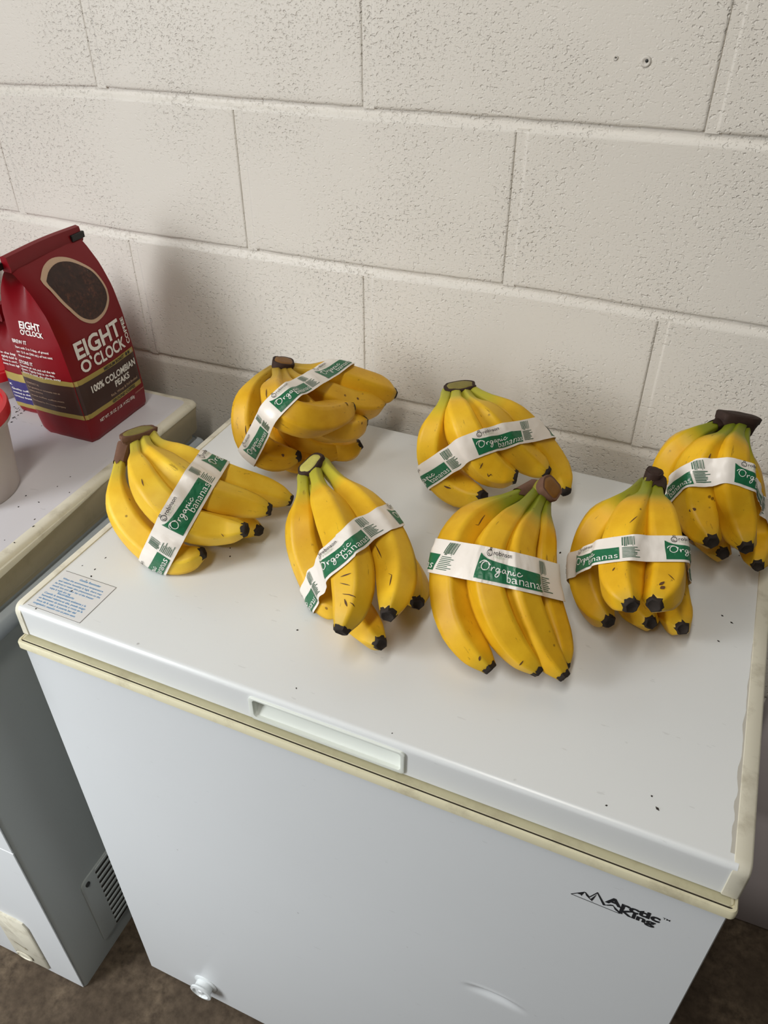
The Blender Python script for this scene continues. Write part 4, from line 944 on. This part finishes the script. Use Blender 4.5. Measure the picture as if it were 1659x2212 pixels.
def make_bunch(key):
    D = BUN[key]
    allc = np.array([p for b_ in D['ban'] for p in b_[0]])
    org = np.array([allc[:, 0].mean(), allc[:, 1].mean(), LID])
    root = empty('banana_bunch', tuple(org)); tag(root, D['label'], 'bananas', 'banded banana bunches on the near freezer')
    geos = []
    for i, (ctrl, R, rot) in enumerate(D['ban']):
        V, UV, Q, T, N, B, rad = banana_geo(ctrl, R, rot, i*1.7)
        V = clampz(V); geos.append(V)
        n = NSEG; F = []
        m = len(V)
        for k in range(m-1):
            for j in range(n):
                j2 = (j+1) % n; F.append((k*n+j, k*n+j2, (k+1)*n+j2, (k+1)*n+j))
        F.append([(m-1)*n+j for j in range(n)])
        vv = V.reshape(-1, 3)
        bo = mk('banana', vv, F, SK[D['skin']], root, origin=org, uvs=UV, fix=True)
        # dark blossom end
        e, d_, r = Q[-1], T[-1], rad[-1]
        th = np.linspace(0, 2*np.pi, 13)[:-1]
        rr = []
        for o, q in ((-.0030, 1.12), (-.0012, 1.05), (.0008, .96), (.0022, .90), (.0028, .74), (.0015, .50), (.0012, .12)):
            rr.append([e+d_*(o+(.0006*noise.noise((t*2, i, 5.0)) if o > -.0025 else .0012*noise.noise((t*2.2, i, 2.0))))+r*q*(1+.10*math.cos(5*(t-rot)))*(math.cos(t)*N[-1]+math.sin(t)*B[-1]) for t in th])
        rr = [[(p[0], p[1], max(p[2], LID+.0005)) for p in ring] for ring in rr]
        MB().rings(rr, cap1=True).build('blossom_end', M['tip'], bo, origin=org, angle=50)
    # dark scratches and scuffs on the skin
    for (bi, t0, a0, t1, a1, wd_) in D.get('marks', ()):
        V, Q, T = geos[bi], None, None
        m_ = len(V); cen_ = V.mean(axis=1)
        face = np.array((0, -.80, .60))
        pts = []
        for q in np.linspace(0, 1, 7):
            tk = (t0+(t1-t0)*q)*(m_-1); k0 = min(int(tk), m_-2); fk = tk-k0
            row = V[k0]*(1-fk)+V[k0+1]*fk; cc_ = row.mean(0)
            d_ = np.array([unit(p-cc_)@face for p in row]); j0 = int(np.argmax(d_))
            ja = j0+(a0+(a1-a0)*q)/(2*np.pi)*NSEG
            j1 = int(math.floor(ja)); fj = ja-j1
            p = row[j1 % NSEG]*(1-fj)+row[(j1+1) % NSEG]*fj
            pts.append(p+unit(p-cc_)*.0005)
        pts = np.array(pts); tg = np.gradient(pts, axis=0)
        nrm = np.array([unit(p-V[min(m_-1, int((t0+t1)/2*(m_-1)))].mean(0)) for p in pts])
        sd = np.cross(tg, nrm); sd /= np.linalg.norm(sd, axis=1)[:, None]+1e-9
        w_ = wd_*np.sin(np.linspace(.25, np.pi-.15, len(pts)))[:, None]
        vv = np.r_[pts+sd*w_, pts-sd*w_]; n_ = len(pts)
        mk('scratch', vv, [(i, i+1, i+n_+1, i+n_) for i in range(n_-1)], M['scratch'], root, origin=org, fix=False)
    top = D['crown']
    starts = [D['ban'][i][0][0] for i in top['row']]
    dirs = [unit(np.array(D['ban'][i][0][1])-np.array(D['ban'][i][0][0])) for i in top['row']]
    crown_part(root, org, starts, dirs, top)
    # dry husk left hanging on the outer neck
    for (bi, t1, hm, a0, a1) in D.get('husk', ()):
        V = geos[bi]; k1 = max(3, int(t1*(len(V)-1))+1); rr = []
        js = [int(round(q)) % NSEG for q in np.linspace(a0, a1, 15)]
        for k in range(k1+1):
            cc_ = V[k].mean(0); nx_ = V[min(k+1, len(V)-1)].mean(0)-cc_
            rr.append([cc_+(V[k][j]-cc_)*(1.28-.10*k/k1)+(nx_*(.9*noise.noise((q*.8, k, 3.0))) if k == k1 else 0)-(nx_*.6 if k == 0 else 0) for q, j in enumerate(js)])
        MB().rings(rr, close=False).build('dry_husk', M[hm], root, origin=org, fix=False)
    # paper band, stretched around the fruit
    bs = D['band']
    p0, p1, p2 = (np.array(q) for q in bs['plane'])
    A = unit(np.cross(p1-p0, p2-p0))
    toC = np.mean(starts, axis=0)-p1
    if A@toC < 0: A = -A
    wv = bs.get('width', .037)
    nv, nt = 11, 220
    def section(off):
        pts = []
        for V in geos:
            d = (V-p1)@A-off
            for k in range(len(V)-1):
                m_ = (d[k]*d[k+1]) < 0
                if m_.any():
                    t_ = d[k][m_]/(d[k][m_]-d[k+1][m_])
                    pts.append(V[k][m_]+(V[k+1][m_]-V[k][m_])*t_[:, None])
        return np.concatenate(pts)
    mid = section(0.0)
    e1 = unit((p1-mid.mean(0))-A*((p1-mid.mean(0))@A)); e2 = np.cross(A, e1)
    c = mid.mean(0)
    h0 = hull2(np.c_[(mid-c)@e1, (mid-c)@e2]); hc = h0.mean(0); c = c+e1*hc[0]+e2*hc[1]; c = c-A*((c-p1)@A)
    th = np.linspace(0, 2*np.pi, nt, endpoint=False)
    Rr = np.zeros((nv, nt)); AC = np.zeros((nv, nt))
    for kv in range(nv):
        off = (kv/(nv-1)-.5)*wv
        pts = section(off); q = np.c_[(pts-c)@e1, (pts-c)@e2]
        hl = hull2(q); nx = np.roll(hl, -1, axis=0)
        for it, t in enumerate(th):
            d = np.array([math.cos(t), math.sin(t)])
            ed = nx-hl; den = d[0]*ed[:, 1]-d[1]*ed[:, 0]
            s_ = (hl[:, 0]*ed[:, 1]-hl[:, 1]*ed[:, 0])/np.where(abs(den) < 1e-12, 1e-12, den)
            w_ = (hl[:, 0]*d[1]-hl[:, 1]*d[0])/np.where(abs(den) < 1e-12, 1e-12, den)
            ok = (w_ >= -1e-6) & (w_ <= 1+1e-6) & (s_ > 0)
            Rr[kv, it] = s_[ok].max() if ok.any() else np.nan
        ang = np.arctan2(q[:, 1], q[:, 0]) % (2*np.pi); rad_ = np.hypot(q[:, 0], q[:, 1])
        ac = np.zeros(nt)
        for it, t in enumerate(th):
            dd = np.abs((ang-t+np.pi) % (2*np.pi)-np.pi); m_ = dd < .04
            ac[it] = rad_[m_].max() if m_.any() else Rr[kv, it]
        gap = np.clip(Rr[kv]-ac, 0, .03)
        gap = np.convolve(np.r_[gap[-9:], gap, gap[:9]], np.ones(11)/11, 'same')[9:-9]
        Rr[kv] = Rr[kv]-bs.get('dip', .35)*gap
        AC[kv] = np.minimum(ac, Rr[kv]+.004)
    for kv in range(nv):
        x = Rr[kv]; Rr[kv] = .25*np.roll(x, 1)+.5*x+.25*np.roll(x, -1)
    for _ in range(2): Rr[1:-1] = .25*Rr[:-2]+.5*Rr[1:-1]+.25*Rr[2:]
    need = AC+.0010
    for k in range(1, 3): need = np.maximum(need, np.maximum(np.roll(AC, k, 1), np.roll(AC, -k, 1))-.0004*k*k+.0008)
    Rr = Rr+.0010
    for _ in range(10):
        Rr = np.maximum(Rr, need)
        Rr = .25*np.roll(Rr, 1, 1)+.5*Rr+.25*np.roll(Rr, -1, 1)
        Rr[1:-1] = .25*Rr[:-2]+.5*Rr[1:-1]+.25*Rr[2:]
    Rr += .0008
    G = np.zeros((nv, nt, 3))
    for kv in range(nv):
        off = (kv/(nv-1)-.5)*wv
        for it, t in enumerate(th):
            wr = .0009*noise.noise((t*5, kv*.35, 3.3))+.0006*noise.noise((t*13, kv*.6, 8.1))
            ed = bs.get('wave', .0)*noise.noise((t*2.2, 0, 1.5))
            G[kv, it] = c+A*(off+ed)+(Rr[kv, it]+max(wr, -.0003))*(math.cos(t)*e1+math.sin(t)*e2)
    G[..., 2] = np.maximum(G[..., 2], LID+.0004)
    F = [(k*nt+i, k*nt+(i+1) % nt, (k+1)*nt+(i+1) % nt, (k+1)*nt+i) for k in range(nv-1) for i in range(nt)]
    band = mk('paper_band', G.reshape(-1, 3), F, M['paper'], root, origin=org)
    band['label'] = 'white and green paper band'
    midl = G[nv//2]; sl = np.r_[0, np.cumsum(np.linalg.norm(np.diff(np.r_[midl, midl[:1]], axis=0), axis=1))]
    Ct = sl[-1]
    ps = np.array(bs['start'])-c; th0 = math.atan2(ps@e2, ps@e1) % (2*np.pi)
    s0 = np.interp(th0/(2*np.pi)*nt, np.arange(nt+1), sl)
    GG = np.concatenate([G, G[:, :1]], axis=1)
    def surf(lift):
        def fn(x, y):
            s_ = (s0+x) % Ct
            it = np.interp(s_, sl, np.arange(nt+1)); kv = min(max(y/wv, 0), 1)*(nv-1)
            i0 = min(int(it), nt-1); k0 = min(int(kv), nv-2); fi, fk = it-i0, kv-k0
            a, b_, d, e = GG[k0, i0], GG[k0, i0+1], GG[k0+1, i0], GG[k0+1, i0+1]
            P_ = (a*(1-fi)+b_*fi)*(1-fk)+(d*(1-fi)+e*fi)*fk
            n_ = unit(np.cross(b_-a+e-d, d-a+e-b_))
            return P_+n_*lift
        return fn
    n_per = int(Ct//PERIOD)
    per = Ct/max(1, n_per)
    if per > PERIOD*1.25: n_per += 1; per = Ct/n_per
    pl_ = min(PANEL_L, per*.66)
    W_ = wv
    pan = [(0, .09*W_), (pl_, .09*W_), (pl_, .555*W_), (pl_*.75, .57*W_), (pl_*.45, .60*W_), (pl_*.22, .635*W_), (pl_*.12, .67*W_), (pl_*.05, .73*W_), (0, .80*W_)]
    kw = W_/.037
    L1, L2 = surf(.0006), surf(.0011)
    for k in range(n_per):
        x0 = k*per
        gp = lay('green_panel', at2d(poly2d(pan), x0, 0), L1, M['green'], band, origin=org, maxlen=.0045)
        lay('lettering', at2d(organic(pl_*.62, kw), x0+pl_*.03, W_*.345), L2, M['white'], band, origin=org, maxlen=.006)
        lay('lettering', at2d(text2d('bananas', pl_*.55, cap=.0082*kw, bold=-.006), x0+pl_*.43, W_*.135), L2, M['white'], band, origin=org, maxlen=.005)
        lay('lettering', at2d(text2d('robinson', pl_*.31, cap=.0046*kw, bold=.004), x0+pl_*.20, W_*.80), L2, M['ink'], band, origin=org, maxlen=.005)
        lay('lettering', at2d(text2d('FRESH', pl_*.19, cap=.0026*kw, bold=.0), x0+pl_*.205, W_*.715), L2, M['pale'], band, origin=org, maxlen=.006)
        fr_ = np.linspace(0, 2*np.pi, 17)
        ring = stroke2d(np.c_[.0030*np.cos(fr_), .0032*np.sin(fr_)], .0007, 4)
        fruit = join2d([ring, stroke2d([(.0004, .0030), (-.0010, .0052), (.0014, .0056), (.0012, .0036)], .0006, 6), stroke2d([(-.0016, .0004), (-.0008, -.0014), (.0010, -.0016)], .0006, 6)])
        fruit = (fruit[0]*np.array([1.0, kw]), fruit[1])
        lay('fruit_mark', at2d(fruit, x0+pl_*.135, W_*.835), L2, M['ink'], band, origin=org, maxlen=.006)
        bx = x0+pl_+.003; bars = []
        rb = random.Random(5); xx = 0
        while xx < .0125:
            w_ = rb.choice((.0005, .0008, .0012)); bars.append(rect2d(bx+xx, W_*(.60 if rb.random() < .7 else .56), bx+xx+w_, W_*.93)); xx += w_+rb.choice((.0007, .0011))
        lay('barcode', join2d(bars), L1, M['dgreen'], band, origin=org, maxlen=.006)
        tl = []
        for q in range(8):
            yy = W_*(.13+.052*q); tl.append(rect2d(bx, yy, bx+.018-.006*abs(math.sin(q*1.3+k)), yy+.00075))
        lay('small_print', join2d(tl), L1, M['dgreen'], band, origin=org, maxlen=.006)
    return root
for key in BUN: make_bunch(key)
